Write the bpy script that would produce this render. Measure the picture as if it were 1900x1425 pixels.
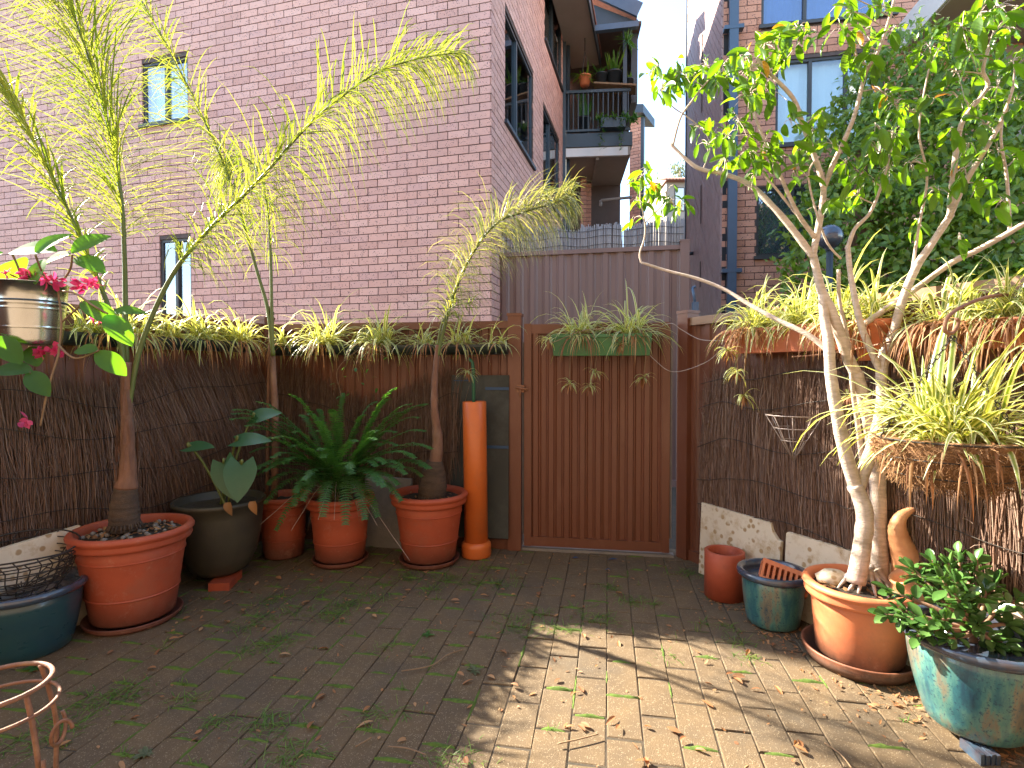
import bpy, math, random
from mathutils import Vector, Matrix, Quaternion
RN = random.Random(11)
V = Vector
for _o in list(bpy.data.objects): bpy.data.objects.remove(_o)
SC = bpy.context.scene
COL = SC.collection
# ---------------------------------------------------------------- camera
CH, PITCH, FPX, W0, H0 = 1.2, math.radians(1.26), 1000.0, 1900, 1425
cam = bpy.data.objects.new('camera', bpy.data.cameras.new('camera')); COL.objects.link(cam)
cam.location = (0, 0, CH); cam.rotation_euler = (math.radians(90) - PITCH, 0, 0)
cam.data.sensor_width = 36; cam.data.lens = FPX / W0 * 36
cam.data.clip_start = 0.05; cam.data.clip_end = 800
SC.camera = cam
# ---------------------------------------------------------------- sky and sun
SUN_EL = math.radians(34); SUN_AZ = V((-0.84, 0.54)).normalized()
SUN = V((SUN_AZ.x * math.cos(SUN_EL), SUN_AZ.y * math.cos(SUN_EL), math.sin(SUN_EL)))
world = bpy.data.worlds.new('World'); SC.world = world; world.use_nodes = True
wn = world.node_tree.nodes; wl = world.node_tree.links
sky = wn.new('ShaderNodeTexSky'); sky.sky_type = 'NISHITA'; sky.sun_disc = False
sky.sun_elevation = SUN_EL; sky.sun_rotation = math.atan2(SUN_AZ.x, SUN_AZ.y)
sky.air_density = 1.0; sky.dust_density = 0.7; sky.ozone_density = 1.0
wl.new(sky.outputs[0], wn['Background'].inputs[0]); wn['Background'].inputs[1].default_value = 0.115
sun = bpy.data.objects.new('sun', bpy.data.lights.new('sun', 'SUN')); COL.objects.link(sun)
sun.data.energy = 5.0; sun.data.angle = math.radians(0.53); sun.data.color = (1.0, 0.9, 0.74)
sun.rotation_euler = (-SUN).to_track_quat('-Z', 'Y').to_euler(); sun.location = (-6, 4, 12)
SC.view_settings.view_transform = 'Standard'; SC.view_settings.look = 'None'
SC.view_settings.exposure = 2.7; SC.view_settings.gamma = 1.0
try: SC.view_settings.use_curve_mapping = False
except Exception: pass
SC.cycles.max_bounces = 8; SC.cycles.transparent_max_bounces = 12
# ---------------------------------------------------------------- pixel <-> world
_F = V((0, math.cos(PITCH), -math.sin(PITCH))); _U = V((0, math.sin(PITCH), math.cos(PITCH))); EYE = V((0, 0, CH))
def ray(px, py): return _F + V(((px - 950) / FPX, 0, 0)) + _U * (-(py - 712.5) / FPX)
def P(px, py, Y): d = ray(px, py); return EYE + d * (Y / d.y)
def G(px, py, z=0.0): d = ray(px, py); return EYE + d * ((z - CH) / d.z)
def PL(px, py, o, n):
    d = ray(px, py); return EYE + d * ((V(o) - EYE).dot(n) / d.dot(n))
def proj(p):
    q = V(p) - EYE; z = q.dot(_F)
    if z <= 0.01: return None
    return 950 + FPX * q.x / z, 712.5 - FPX * q.dot(_U) / z, z
def inframe(p, m=0):
    q = proj(p); return q is not None and -m < q[0] < W0 + m and -m < q[1] < H0 + m
def rnd(a, b): return RN.uniform(a, b)
# ---------------------------------------------------------------- materials
def _new(name):
    m = bpy.data.materials.new(name); m.use_nodes = True; nt = m.node_tree
    return m, nt, nt.nodes, nt.links, nt.nodes['Principled BSDF']
def _math(nt, op, a, b=None):
    n = nt.nodes.new('ShaderNodeMath'); n.operation = op
    for i, x in enumerate((a, b)):
        if x is None: continue
        if isinstance(x, (int, float)): n.inputs[i].default_value = x
        else: nt.links.new(x, n.inputs[i])
    return n.outputs[0]
def _noise(nt, scale, vec, detail=4, rough=0.6):
    n = nt.nodes.new('ShaderNodeTexNoise'); n.inputs['Scale'].default_value = scale
    n.inputs['Detail'].default_value = detail; n.inputs['Roughness'].default_value = rough
    nt.links.new(vec, n.inputs['Vector']); return n.outputs['Fac']
def _ramp(nt, fac, stops):
    r = nt.nodes.new('ShaderNodeValToRGB'); e = r.color_ramp.elements
    while len(e) < len(stops): e.new(0.5)
    for i, (p, c) in enumerate(stops):
        e[i].position = p; e[i].color = (c[0], c[1], c[2], 1)
    nt.links.new(fac, r.inputs[0]); return r.outputs[0]
def _mix(nt, fac, a, b, blend='MIX'):
    m = nt.nodes.new('ShaderNodeMix'); m.data_type = 'RGBA'; m.blend_type = blend
    for sock, x in ((m.inputs[0], fac), (m.inputs[6], a), (m.inputs[7], b)):
        if isinstance(x, (int, float)): sock.default_value = x
        elif isinstance(x, tuple): sock.default_value = (x[0], x[1], x[2], 1)
        else: nt.links.new(x, sock)
    return m.outputs[2]
def _pos(nt): return nt.nodes.new('ShaderNodeNewGeometry').outputs['Position']
def _rand(nt):
    a = nt.nodes.new('ShaderNodeAttribute'); a.attribute_name = 'rnd'
    o = nt.nodes.new('ShaderNodeObjectInfo')
    return _math(nt, 'FRACT', _math(nt, 'ADD', a.outputs['Fac'], o.outputs['Random']))
def _thr(nt, fac, lo, hi):
    m = nt.nodes.new('ShaderNodeMapRange'); m.inputs[1].default_value = lo; m.inputs[2].default_value = hi
    nt.links.new(fac, m.inputs[0]); return m.outputs[0]
def _bump(nt, bs, h, strength, dist=0.004):
    b = nt.nodes.new('ShaderNodeBump'); b.inputs['Strength'].default_value = strength; b.inputs['Distance'].default_value = dist
    nt.links.new(h, b.inputs['Height']); nt.links.new(b.outputs[0], bs.inputs['Normal'])
def pm(name, c1, c2, scale=6, rough=0.6, bump=0.3, bscale=80, metal=0, coat=0, spots=None, pieces=None, stain=None, stretch=None, spec=0.5):
    """mottled procedural surface: c1/c2 blotches, per-piece tint, dark spots, dirt stain"""
    m, nt, N, L, B = _new(name); pos = _pos(nt)
    if stretch:
        mp = N.new('ShaderNodeMapping'); mp.inputs['Scale'].default_value = stretch; L.new(pos, mp.inputs['Vector']); pos = mp.outputs[0]
    f = _thr(nt, _noise(nt, scale, pos, 5), 0.32, 0.68); c = _mix(nt, f, c1, c2)
    if pieces:
        c = _mix(nt, pieces[0], c, _ramp(nt, _rand(nt), [(i / max(1, len(pieces[1]) - 1), k) for i, k in enumerate(pieces[1])]))
    if spots:
        vo = N.new('ShaderNodeTexVoronoi'); vo.inputs['Scale'].default_value = spots[0]; vo.inputs['Randomness'].default_value = 1
        L.new(pos, vo.inputs['Vector'])
        s1 = _thr(nt, vo.outputs['Distance'], spots[1], spots[1] * 0.7)
        s2 = _thr(nt, _noise(nt, spots[0] * 0.35, pos, 2), 0.47, 0.55)
        c = _mix(nt, _math(nt, 'MULTIPLY', s1, s2), c, spots[2])
    if stain:
        c = _mix(nt, _math(nt, 'MULTIPLY', _thr(nt, _noise(nt, stain[0], pos, 6, 0.7), 0.5, 0.68), stain[2]), c, stain[1])
    L.new(c, B.inputs['Base Color'])
    rg = _math(nt, 'ADD', rough - 0.1, _math(nt, 'MULTIPLY', _noise(nt, scale * 3, pos, 3), 0.2)); L.new(rg, B.inputs['Roughness'])
    B.inputs['Metallic'].default_value = metal; B.inputs['Coat Weight'].default_value = coat; B.inputs['Coat Roughness'].default_value = 0.12
    B.inputs['Specular IOR Level'].default_value = spec
    if bump: _bump(nt, B, _noise(nt, bscale, pos, 5, 0.65), bump)
    return m
def leafm(name, cols, transl=0.45, rough=0.4, tcol=None, edge=None):
    """leaf: tint per piece, light passing through; edge = pale margin colour (uses attribute u)"""
    m, nt, N, L, B = _new(name)
    c = _ramp(nt, _rand(nt), [(i / max(1, len(cols) - 1), k) for i, k in enumerate(cols)])
    c = _mix(nt, _math(nt, 'MULTIPLY', _noise(nt, 40, _pos(nt), 3), 0.35), c, tuple(x * 0.55 for x in cols[0]))
    if edge:
        a = N.new('ShaderNodeAttribute'); a.attribute_name = 'u'
        c = _mix(nt, _thr(nt, _math(nt, 'ABSOLUTE', a.outputs['Fac']), 0.35, 0.75), c, edge)
    L.new(c, B.inputs['Base Color']); B.inputs['Roughness'].default_value = rough
    t = N.new('ShaderNodeBsdfTranslucent'); L.new(_mix(nt, 1.0, c, tcol or (1.6, 1.5, 0.5), 'MULTIPLY'), t.inputs[0])
    x = N.new('ShaderNodeMixShader'); x.inputs[0].default_value = transl
    L.new(B.outputs[0], x.inputs[1]); L.new(t.outputs[0], x.inputs[2]); L.new(x.outputs[0], N['Material Output'].inputs[0])
    return m
def glassm(name, tint, gloss):
    m, nt, N, L, B = _new(name)
    tr = N.new('ShaderNodeBsdfTransparent'); tr.inputs[0].default_value = (*tint, 1)
    gl = N.new('ShaderNodeBsdfGlossy'); gl.inputs['Roughness'].default_value = 0.03
    lw = N.new('ShaderNodeLayerWeight'); lw.inputs[0].default_value = 0.35
    x = N.new('ShaderNodeMixShader'); L.new(_math(nt, 'ADD', _math(nt, 'MULTIPLY', lw.outputs['Facing'], 0.5), gloss), x.inputs[0])
    L.new(tr.outputs[0], x.inputs[1]); L.new(gl.outputs[0], x.inputs[2]); L.new(x.outputs[0], N['Material Output'].inputs[0])
    return m
def glazem(name):
    """streaky blue-green pottery glaze with brown rim breaks"""
    m, nt, N, L, B = _new(name); pos = _pos(nt)
    mp = N.new('ShaderNodeMapping'); mp.inputs['Scale'].default_value = (9, 9, 2.0); L.new(pos, mp.inputs['Vector'])
    f = _noise(nt, 1.1, mp.outputs[0], 6, 0.66)
    c = _ramp(nt, f, [(0.30, (0.014, 0.04, 0.07)), (0.44, (0.028, 0.115, 0.135)), (0.53, (0.075, 0.19, 0.16)), (0.60, (0.15, 0.135, 0.095)), (0.70, (0.045, 0.075, 0.085)), (0.8, (0.10, 0.05, 0.035))])
    f2 = _noise(nt, 120, pos, 3); c = _mix(nt, _thr(nt, f2, 0.56, 0.66), c, (0.02, 0.06, 0.09))
    L.new(c, B.inputs['Base Color']); B.inputs['Roughness'].default_value = 0.28
    B.inputs['Coat Weight'].default_value = 0.6; B.inputs['Coat Roughness'].default_value = 0.1
    _bump(nt, B, _noise(nt, 60, pos, 3), 0.12); return m
def potm(name, c1, c2, dirt=0.75):
    """moulded terracotta: dirt creeping up from the ground line"""
    m, nt, N, L, B = _new(name); pos = _pos(nt)
    c = _mix(nt, _thr(nt, _noise(nt, 7, pos, 5), 0.35, 0.65), c1, c2)
    sx = N.new('ShaderNodeSeparateXYZ'); L.new(pos, sx.inputs[0])
    h = _thr(nt, _math(nt, 'ADD', sx.outputs[2], _math(nt, 'MULTIPLY', _noise(nt, 14, pos, 5, 0.7), 0.12)), 0.24, 0.09)
    c = _mix(nt, _math(nt, 'MULTIPLY', h, dirt), c, (0.03, 0.024, 0.018))
    c = _mix(nt, _math(nt, 'MULTIPLY', _thr(nt, _noise(nt, 4.3, pos, 6, 0.78), 0.5, 0.75), 0.5), c, (0.24, 0.11, 0.07))
    c = _mix(nt, _math(nt, 'MULTIPLY', _thr(nt, _noise(nt, 11, pos, 7, 0.8), 0.56, 0.74), 0.45), c, (0.46, 0.27, 0.19))
    L.new(c, B.inputs['Base Color']); B.inputs['Roughness'].default_value = 0.6
    _bump(nt, B, _noise(nt, 160, pos, 4), 0.18, 0.002); return m
MT = {}
def setup_mats():
    MT['brick'] = pm('brick_pink', (0.70, 0.405, 0.325), (0.60, 0.33, 0.26), 6, 0.75, 0.5, 140, spots=(62, 0.34, (0.10, 0.06, 0.065)),
                     pieces=(0.65, [(0.60, 0.33, 0.26), (0.74, 0.46, 0.38), (0.50, 0.27, 0.215), (0.68, 0.39, 0.31), (0.56, 0.33, 0.29), (0.72, 0.42, 0.33)]), stain=(1.1, (0.50, 0.30, 0.25), 0.5))
    MT['brick_o'] = pm('brick_orange', (0.60, 0.285, 0.18), (0.50, 0.23, 0.14), 9, 0.75, 0.5, 140, spots=(46, 0.32, (0.13, 0.07, 0.06)),
                       pieces=(0.6, [(0.52, 0.24, 0.15), (0.64, 0.33, 0.22), (0.43, 0.18, 0.105), (0.58, 0.29, 0.20)]))
    MT['mortar'] = pm('mortar', (0.12, 0.085, 0.075), (0.08, 0.058, 0.05), 20, 0.9, 0.4, 200)
    MT['paver'] = pm('paver', (0.15, 0.098, 0.046), (0.10, 0.066, 0.034), 7, 0.9, 1.0, 260, spots=(170, 0.36, (0.27, 0.21, 0.13)),
                     pieces=(0.3, [(0.095, 0.065, 0.035), (0.13, 0.088, 0.046), (0.085, 0.062, 0.04)]), stain=(1.3, (0.058, 0.053, 0.042), 0.6))
    MT['soil'] = pm('soil', (0.045, 0.032, 0.02), (0.025, 0.02, 0.014), 30, 0.95, 0.9, 90)
    MT['moss'] = pm('moss', (0.10, 0.165, 0.016), (0.055, 0.09, 0.013), 60, 0.95, 0.9, 300)
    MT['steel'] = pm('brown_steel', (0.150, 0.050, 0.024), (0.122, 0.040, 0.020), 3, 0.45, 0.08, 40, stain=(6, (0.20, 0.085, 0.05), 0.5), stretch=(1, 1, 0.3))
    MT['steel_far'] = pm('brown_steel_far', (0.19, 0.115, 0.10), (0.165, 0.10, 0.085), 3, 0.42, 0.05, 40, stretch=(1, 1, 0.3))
    MT['cap_r'] = pm('cap_rail', (0.26, 0.15, 0.085), (0.20, 0.11, 0.06), 8, 0.45, 0.1, 60)
    MT['twig'] = pm('brush_twig', (0.21, 0.12, 0.08), (0.11, 0.062, 0.044), 30, 0.85, 0.5, 200, pieces=(0.75, [(0.06, 0.034, 0.024), (0.23, 0.13, 0.085), (0.12, 0.068, 0.046), (0.34, 0.24, 0.18)]))
    MT['reed'] = pm('reed', (0.30, 0.27, 0.25), (0.22, 0.20, 0.19), 20, 0.8, 0.3, 120, pieces=(0.7, [(0.20, 0.18, 0.17), (0.36, 0.32, 0.29), (0.27, 0.24, 0.23)]))
    MT['wire'] = pm('wire', (0.03, 0.028, 0.026), (0.06, 0.045, 0.035), 60, 0.6, 0.2, 200, metal=0.4)
    MT['wire_pale'] = pm('pale_wire', (0.45, 0.38, 0.33), (0.33, 0.26, 0.22), 60, 0.5, 0.1, 200, metal=0.3)
    MT['rust'] = pm('rusty_iron', (0.28, 0.125, 0.065), (0.17, 0.075, 0.04), 40, 0.65, 0.6, 200, stain=(18, (0.34, 0.19, 0.09), 0.6))
    MT['terra'] = potm('terracotta', (0.40, 0.078, 0.032), (0.33, 0.062, 0.026))
    MT['terra_lt'] = potm('terracotta_light', (0.60, 0.19, 0.075), (0.54, 0.155, 0.06), 0.9)
    MT['terra_box'] = pm('terracotta_plastic', (0.50, 0.17, 0.09), (0.44, 0.135, 0.07), 8, 0.45, 0.1, 90)
    MT['pvc'] = pm('orange_pvc', (0.60, 0.15, 0.03), (0.54, 0.125, 0.026), 4, 0.35, 0.05, 60, stain=(6, (0.42, 0.13, 0.05), 0.5))
    MT['clay'] = pm('clay_pipe', (0.42, 0.085, 0.035), (0.34, 0.065, 0.03), 10, 0.55, 0.25, 120, stain=(8, (0.24, 0.05, 0.03), 0.5))
    MT['cream_clay'] = pm('ceramic_cream', (0.60, 0.30, 0.14), (0.50, 0.22, 0.10), 20, 0.5, 0.4, 60)
    MT['glaze'] = glazem('blue_glaze')
    MT['glaze_rim'] = pm('glaze_rim', (0.035, 0.07, 0.11), (0.05, 0.04, 0.05), 25, 0.22, 0.1, 60, coat=0.7)
    MT['glaze_shade'] = pm('shaded_blue_glaze', (0.012, 0.045, 0.065), (0.02, 0.065, 0.075), 5, 0.3, 0.1, 60, coat=0.5, stretch=(1, 1, 2.5))  # same blue glaze, its colour darkened to show the left pot in shade
    MT['darkpot'] = pm('dark_pot', (0.055, 0.05, 0.034), (0.04, 0.034, 0.025), 9, 0.5, 0.15, 90, stain=(5, (0.08, 0.07, 0.05), 0.5))
    MT['trough'] = pm('dark_trough', (0.022, 0.035, 0.033), (0.016, 0.024, 0.022), 9, 0.4, 0.1, 60)
    MT['greenbox'] = pm('green_box', (0.045, 0.18, 0.065), (0.035, 0.14, 0.05), 6, 0.4, 0.08, 60, stain=(7, (0.09, 0.13, 0.07), 0.5))
    MT['board'] = pm('grey_board', (0.034, 0.038, 0.033), (0.027, 0.03, 0.027), 4, 0.75, 0.1, 60, stain=(3, (0.09, 0.10, 0.09), 0.5))
    MT['tape'] = pm('blue_tape', (0.01, 0.05, 0.13), (0.01, 0.045, 0.11), 30, 0.5, 0.1, 60)
    MT['slab'] = pm('stone_slab', (0.66, 0.58, 0.44), (0.60, 0.51, 0.38), 5, 0.5, 0.15, 60, spots=(24, 0.36, (0.36, 0.24, 0.12)), stain=(13, (0.42, 0.29, 0.15), 0.8))
    MT['concrete'] = pm('concrete', (0.24, 0.21, 0.18), (0.17, 0.15, 0.13), 8, 0.85, 0.5, 90)
    MT['galv'] = pm('galvanised', (0.58, 0.60, 0.58), (0.47, 0.485, 0.46), 14, 0.24, 0.05, 40, metal=1.0, stretch=(1, 1, 0.25))
    MT['bark'] = pm('pale_bark', (0.62, 0.50, 0.42), (0.43, 0.34, 0.27), 26, 0.75, 0.8, 70, stain=(9, (0.25, 0.21, 0.15), 0.7), stretch=(1, 1, 3.0))
    MT['palmbark'] = pm('palm_bark', (0.23, 0.115, 0.07), (0.12, 0.06, 0.038), 16, 0.85, 0.9, 60, stretch=(1, 1, 0.4), stain=(7, (0.30, 0.20, 0.14), 0.5))
    MT['palmring'] = pm('palm_base', (0.10, 0.065, 0.042), (0.05, 0.035, 0.025), 14, 0.9, 1.0, 90, stretch=(1, 1, 4))
    MT['stem'] = leafm('green_stem', [(0.10, 0.14, 0.03), (0.16, 0.18, 0.05)], 0.05, 0.5)
    MT['drystem'] = pm('dry_stem', (0.26, 0.17, 0.09), (0.18, 0.11, 0.06), 20, 0.8, 0.4, 90)
    MT['palmleaf'] = leafm('palm_leaflet', [(0.12, 0.19, 0.03), (0.20, 0.26, 0.05), (0.31, 0.32, 0.11), (0.17, 0.23, 0.04)], 0.5, 0.4, (1.65, 1.5, 0.55))
    MT['palmgrey'] = leafm('palm_leaflet_grey', [(0.12, 0.17, 0.06), (0.28, 0.29, 0.18), (0.34, 0.33, 0.27), (0.15, 0.21, 0.06)], 0.4, 0.5, (1.7, 1.5, 0.5))
    MT['spider'] = leafm('spider_leaf', [(0.16, 0.25, 0.03), (0.24, 0.32, 0.05), (0.33, 0.37, 0.09)], 0.42, 0.4, (1.7, 1.5, 0.5), edge=(0.72, 0.72, 0.45))
    MT['dry'] = leafm('dry_leaf', [(0.30, 0.13, 0.05), (0.42, 0.22, 0.09), (0.22, 0.09, 0.04), (0.50, 0.31, 0.15)], 0.3, 0.7, (1.5, 1.1, 0.7))
    MT['fig'] = leafm('fig_leaf', [(0.045, 0.11, 0.013), (0.08, 0.17, 0.017), (0.11, 0.21, 0.022), (0.06, 0.13, 0.02)], 0.55, 0.28, (2.8, 2.5, 0.35))
    MT['figy'] = leafm('fig_leaf_yellow', [(0.55, 0.24, 0.02), (0.60, 0.33, 0.03)], 0.4, 0.45, (1.5, 1.2, 0.4))
    MT['hedge'] = leafm('hedge_leaf', [(0.08, 0.17, 0.025), (0.15, 0.26, 0.035), (0.24, 0.33, 0.05), (0.10, 0.20, 0.03)], 0.45, 0.32, (1.8, 1.8, 0.5))
    MT['fern'] = leafm('fern_leaf', [(0.05, 0.15, 0.035), (0.085, 0.21, 0.05), (0.065, 0.17, 0.06)], 0.4, 0.36, (1.8, 1.8, 0.5))
    MT['taro'] = leafm('taro_leaf', [(0.045, 0.13, 0.06), (0.06, 0.16, 0.075)], 0.3, 0.35, (1.6, 1.9, 0.6))
    MT['medleaf'] = leafm('broad_leaf', [(0.07, 0.19, 0.05), (0.12, 0.28, 0.05)], 0.6, 0.65, (2.2, 2.2, 0.25))
    MT['pink'] = leafm('pink_bract', [(0.60, 0.04, 0.16), (0.75, 0.10, 0.26)], 0.35, 0.45, (1.4, 0.9, 1.0))
    MT['jade'] = leafm('jade_leaf', [(0.05, 0.125, 0.03), (0.08, 0.175, 0.04), (0.11, 0.21, 0.055)], 0.2, 0.22, (1.6, 1.8, 0.4))
    MT['jadestem'] = pm('jade_stem', (0.26, 0.15, 0.09), (0.18, 0.10, 0.06), 22, 0.8, 0.6, 90)
    MT['grass'] = leafm('grass_blade', [(0.06, 0.16, 0.02), (0.11, 0.23, 0.03), (0.20, 0.26, 0.05)], 0.4, 0.5, (1.7, 1.7, 0.4))
    MT['coir'] = pm('coir', (0.32, 0.17, 0.075), (0.22, 0.11, 0.045), 30, 0.95, 0.9, 120, pieces=(0.6, [(0.18, 0.09, 0.04), (0.42, 0.24, 0.11), (0.30, 0.15, 0.07)]))
    MT['slate'] = pm('slate_blue_paint', (0.035, 0.05, 0.062), (0.03, 0.042, 0.052), 6, 0.45, 0.05, 60)
    MT['pipeblue'] = pm('downpipe_blue', (0.065, 0.105, 0.16), (0.055, 0.09, 0.14), 6, 0.45, 0.05, 60)
    MT['frame'] = pm('window_frame', (0.05, 0.05, 0.05), (0.04, 0.04, 0.04), 6, 0.5, 0.05, 60)
    MT['soffit'] = pm('soffit', (0.33, 0.28, 0.24), (0.29, 0.25, 0.21), 3, 0.8, 0.1, 60)
    MT['darkboard'] = pm('dark_cladding', (0.38, 0.255, 0.23), (0.29, 0.195, 0.175), 5, 0.6, 0.3, 70, stretch=(1, 1, 1))
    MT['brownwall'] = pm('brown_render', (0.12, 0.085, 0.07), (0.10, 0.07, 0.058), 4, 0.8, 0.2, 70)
    MT['white'] = pm('white_paint', (0.72, 0.72, 0.70), (0.66, 0.66, 0.64), 4, 0.6, 0.1, 60)
    MT['curtain'] = pm('curtain', (0.74, 0.82, 0.84), (0.68, 0.77, 0.80), 4, 0.85, 0.1, 60)
    MT['blueblind'] = pm('blue_blind', (0.05, 0.13, 0.42), (0.045, 0.12, 0.38), 2, 0.6, 0.05, 60)
    MT['glass'] = glassm('window_glass', (0.90, 0.95, 0.96), 0.08)
    MT['glassd'] = glassm('window_glass_dark', (0.6, 0.7, 0.74), 0.22)
    MT['house'] = pm('bounce_wall_render', (0.27, 0.20, 0.145), (0.22, 0.16, 0.115), 3, 0.85, 0.3, 70)  # finish of the added unseen wall, warm to lift the bounced fill
    MT['dull'] = pm('dull_zinc', (0.16, 0.14, 0.13), (0.11, 0.09, 0.085), 14, 0.6, 0.05, 40)
    MT['dark'] = pm('dark_room', (0.03, 0.03, 0.033), (0.022, 0.022, 0.025), 3, 0.9, 0, 60)
    MT['rooftile'] = pm('roof_tile', (0.30, 0.14, 0.10), (0.22, 0.10, 0.075), 14, 0.8, 0.5, 60)
    MT['gum'] = leafm('gum_leaf', [(0.10, 0.13, 0.06), (0.17, 0.19, 0.10)], 0.4, 0.6)
    MT['ground'] = pm('ground', (0.065, 0.045, 0.026), (0.035, 0.027, 0.018), 12, 0.95, 0.8, 120, stain=(3, (0.03, 0.034, 0.014), 0.6))
    MT['charcoal'] = pm('black_plastic', (0.02, 0.028, 0.034), (0.015, 0.02, 0.025), 8, 0.35, 0.05, 60)
    MT['greenstake'] = pm('green_stake', (0.02, 0.12, 0.06), (0.02, 0.10, 0.05), 20, 0.45, 0.1, 60)
setup_mats()
# ---------------------------------------------------------------- mesh builder
WL = {}
class M:
    def __init__(s): s.v = []; s.f = []; s.r = []; s.u = []; s.sm = []
    def add(s, vs, fs, r=0.0, u=None, smooth=False):
        o = len(s.v); s.v += [tuple(p) for p in vs]; s.r += [r] * len(vs); s.u += (list(u) if u else [0.0] * len(vs))
        for f in fs: s.f.append(tuple(i + o for i in f)); s.sm.append(smooth)
    def join(s, m2, mat, r=None):
        o = len(s.v); s.v += [tuple(mat @ V(p)) for p in m2.v]; s.r += ([r] * len(m2.v) if r is not None else m2.r); s.u += m2.u
        for f in m2.f: s.f.append(tuple(i + o for i in f))
        s.sm += m2.sm
    def boxa(s, o, ax, ay, az, r=0.0, back=True, ch=0.0):
        """box from corner o spanned by vectors ax, ay, az"""
        o, ax, ay, az = V(o), V(ax), V(ay), V(az)
        vs = [o, o + ax, o + ax + ay, o + ay, o + az, o + ax + az, o + ax + ay + az, o + ay + az]
        fs = [(0, 3, 2, 1), (4, 5, 6, 7), (0, 1, 5, 4), (1, 2, 6, 5), (2, 3, 7, 6), (3, 0, 4, 7)]
        if ax.cross(ay).dot(az) < 0: fs = [tuple(reversed(f)) for f in fs]
        s.add(vs, fs, r)
    def box(s, c, sx, sy, sz, rz=0.0, r=0.0, rot=None):
        R_ = rot or Matrix.Rotation(rz, 3, 'Z'); ax, ay, az = R_ @ V((sx, 0, 0)), R_ @ V((0, sy, 0)), R_ @ V((0, 0, sz))
        s.boxa(V(c) - (ax + ay + az) / 2, ax, ay, az, r)
    def bar(s, a, b, w, h, up=V((0, 0, 1)), r=0.0):
        a, b = V(a), V(b); d = b - a; x = d.cross(up)
        if x.length < 1e-6: x = d.cross(V((1, 0, 0)))
        x = x.normalized() * w; y = x.cross(d).normalized() * h
        s.boxa(a - x / 2 - y / 2, d, x, y, r)
    def tube(s, pts, rad, n=6, cap=True, r=0.0, closed=False):
        pts = [V(p) for p in pts]; k = len(pts); R_ = rad if hasattr(rad, '__len__') else [rad] * k
        t0 = (pts[1] - pts[0]).normalized(); a = t0.orthogonal().normalized(); vs = []
        for i in range(k):
            if closed: t = (pts[(i + 1) % k] - pts[i - 1])
            else: t = pts[min(i + 1, k - 1)] - pts[max(i - 1, 0)]
            t = t.normalized() if t.length > 1e-9 else t0
            a = (a - t * a.dot(t)); a = a.normalized() if a.length > 1e-6 else t.orthogonal().normalized()
            b = t.cross(a)
            for j in range(n):
                q = 2 * math.pi * j / n; vs.append(pts[i] + (a * math.cos(q) + b * math.sin(q)) * R_[i])
        fs = []
        for i in range(k if closed else k - 1):
            for j in range(n):
                i2 = (i + 1) % k; fs.append((i * n + j, i * n + (j + 1) % n, i2 * n + (j + 1) % n, i2 * n + j))
        if cap and not closed: fs += [tuple(range(n - 1, -1, -1)), tuple((k - 1) * n + j for j in range(n))]
        s.add(vs, fs, r, None, True)
    def lathe(s, prof, c, n=40, rot=None, sx=1.0, wob=0.0):
        c = V(c); vs = []
        for (rr, z) in prof:
            for j in range(n):
                q = 2 * math.pi * j / n; k = rr * (1 + wob * math.sin(3 * q + z * 40)); p = V((k * math.cos(q) * sx, k * math.sin(q), z))
                vs.append(c + (rot @ p if rot else p))
        fs = []
        for i in range(len(prof) - 1):
            for j in range(n): fs.append((i * n + j, i * n + (j + 1) % n, (i + 1) * n + (j + 1) % n, (i + 1) * n + j))
        if prof[0][0] > 1e-6: fs.append(tuple(range(n - 1, -1, -1)))
        if prof[-1][0] > 1e-6: fs.append(tuple((len(prof) - 1) * n + j for j in range(n)))
        s.add(vs, fs, 0.0, None, True)
    def ribbon(s, pts, wid, side, fold=0.25, r=0.0):
        """three vertices across; side = sideways vectors; u = -1..1"""
        k = len(pts); vs = []; us = []
        for i in range(k):
            t = V(pts[min(i + 1, k - 1)]) - V(pts[max(i - 1, 0)]); sd = V(side[i] if isinstance(side, list) else side)
            nn = sd.cross(t); nn = nn.normalized() if nn.length > 1e-9 else V((0, 0, 1)); w = wid[i]
            vs += [V(pts[i]) - sd * w + nn * (w * fold), V(pts[i]), V(pts[i]) + sd * w + nn * (w * fold)]; us += [-1.0, 0.0, 1.0]
        fs = []
        for i in range(k - 1):
            a = i * 3; fs += [(a, a + 1, a + 4, a + 3), (a + 1, a + 2, a + 5, a + 4)]
        s.add(vs, fs, r, us, True)
    def blade(s, base, az, el, L, w, droop, seg=6, r=0.0, fold=0.35, tw=0.0):
        d = V((math.cos(az) * math.cos(el), math.sin(az) * math.cos(el), math.sin(el))); p = V(base); pts = [p.copy()]; wd = []
        for i in range(seg):
            d.z -= droop / seg * (0.4 + 1.2 * i / seg); d.normalize(); p = p + d * (L / seg); pts.append(p.copy())
        for i in range(seg + 1):
            t = i / seg; wd.append(w * 0.5 * (0.55 + 1.6 * t if t < 0.28 else 1.0) * (1.0 if t < 0.5 else max(0.05, 1 - ((t - 0.5) / 0.5) ** 1.6)))
        sd = V((-math.sin(az + tw), math.cos(az + tw), 0)); s.ribbon(pts, wd, sd, fold, r)
    def mesh(s, name):
        me = bpy.data.meshes.new(name); me.from_pydata(s.v, [], s.f); me.update()
        me.polygons.foreach_set('use_smooth', s.sm)
        if any(s.r): me.attributes.new('rnd', 'FLOAT', 'POINT').data.foreach_set('value', s.r)
        if any(s.u): me.attributes.new('u', 'FLOAT', 'POINT').data.foreach_set('value', s.u)
        return me
def tag(o, label=None, cat=None, group=None, kind=None):
    for k, v in (('label', label), ('category', cat), ('group', group), ('kind', kind)):
        if v: o[k] = v
    return o
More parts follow.
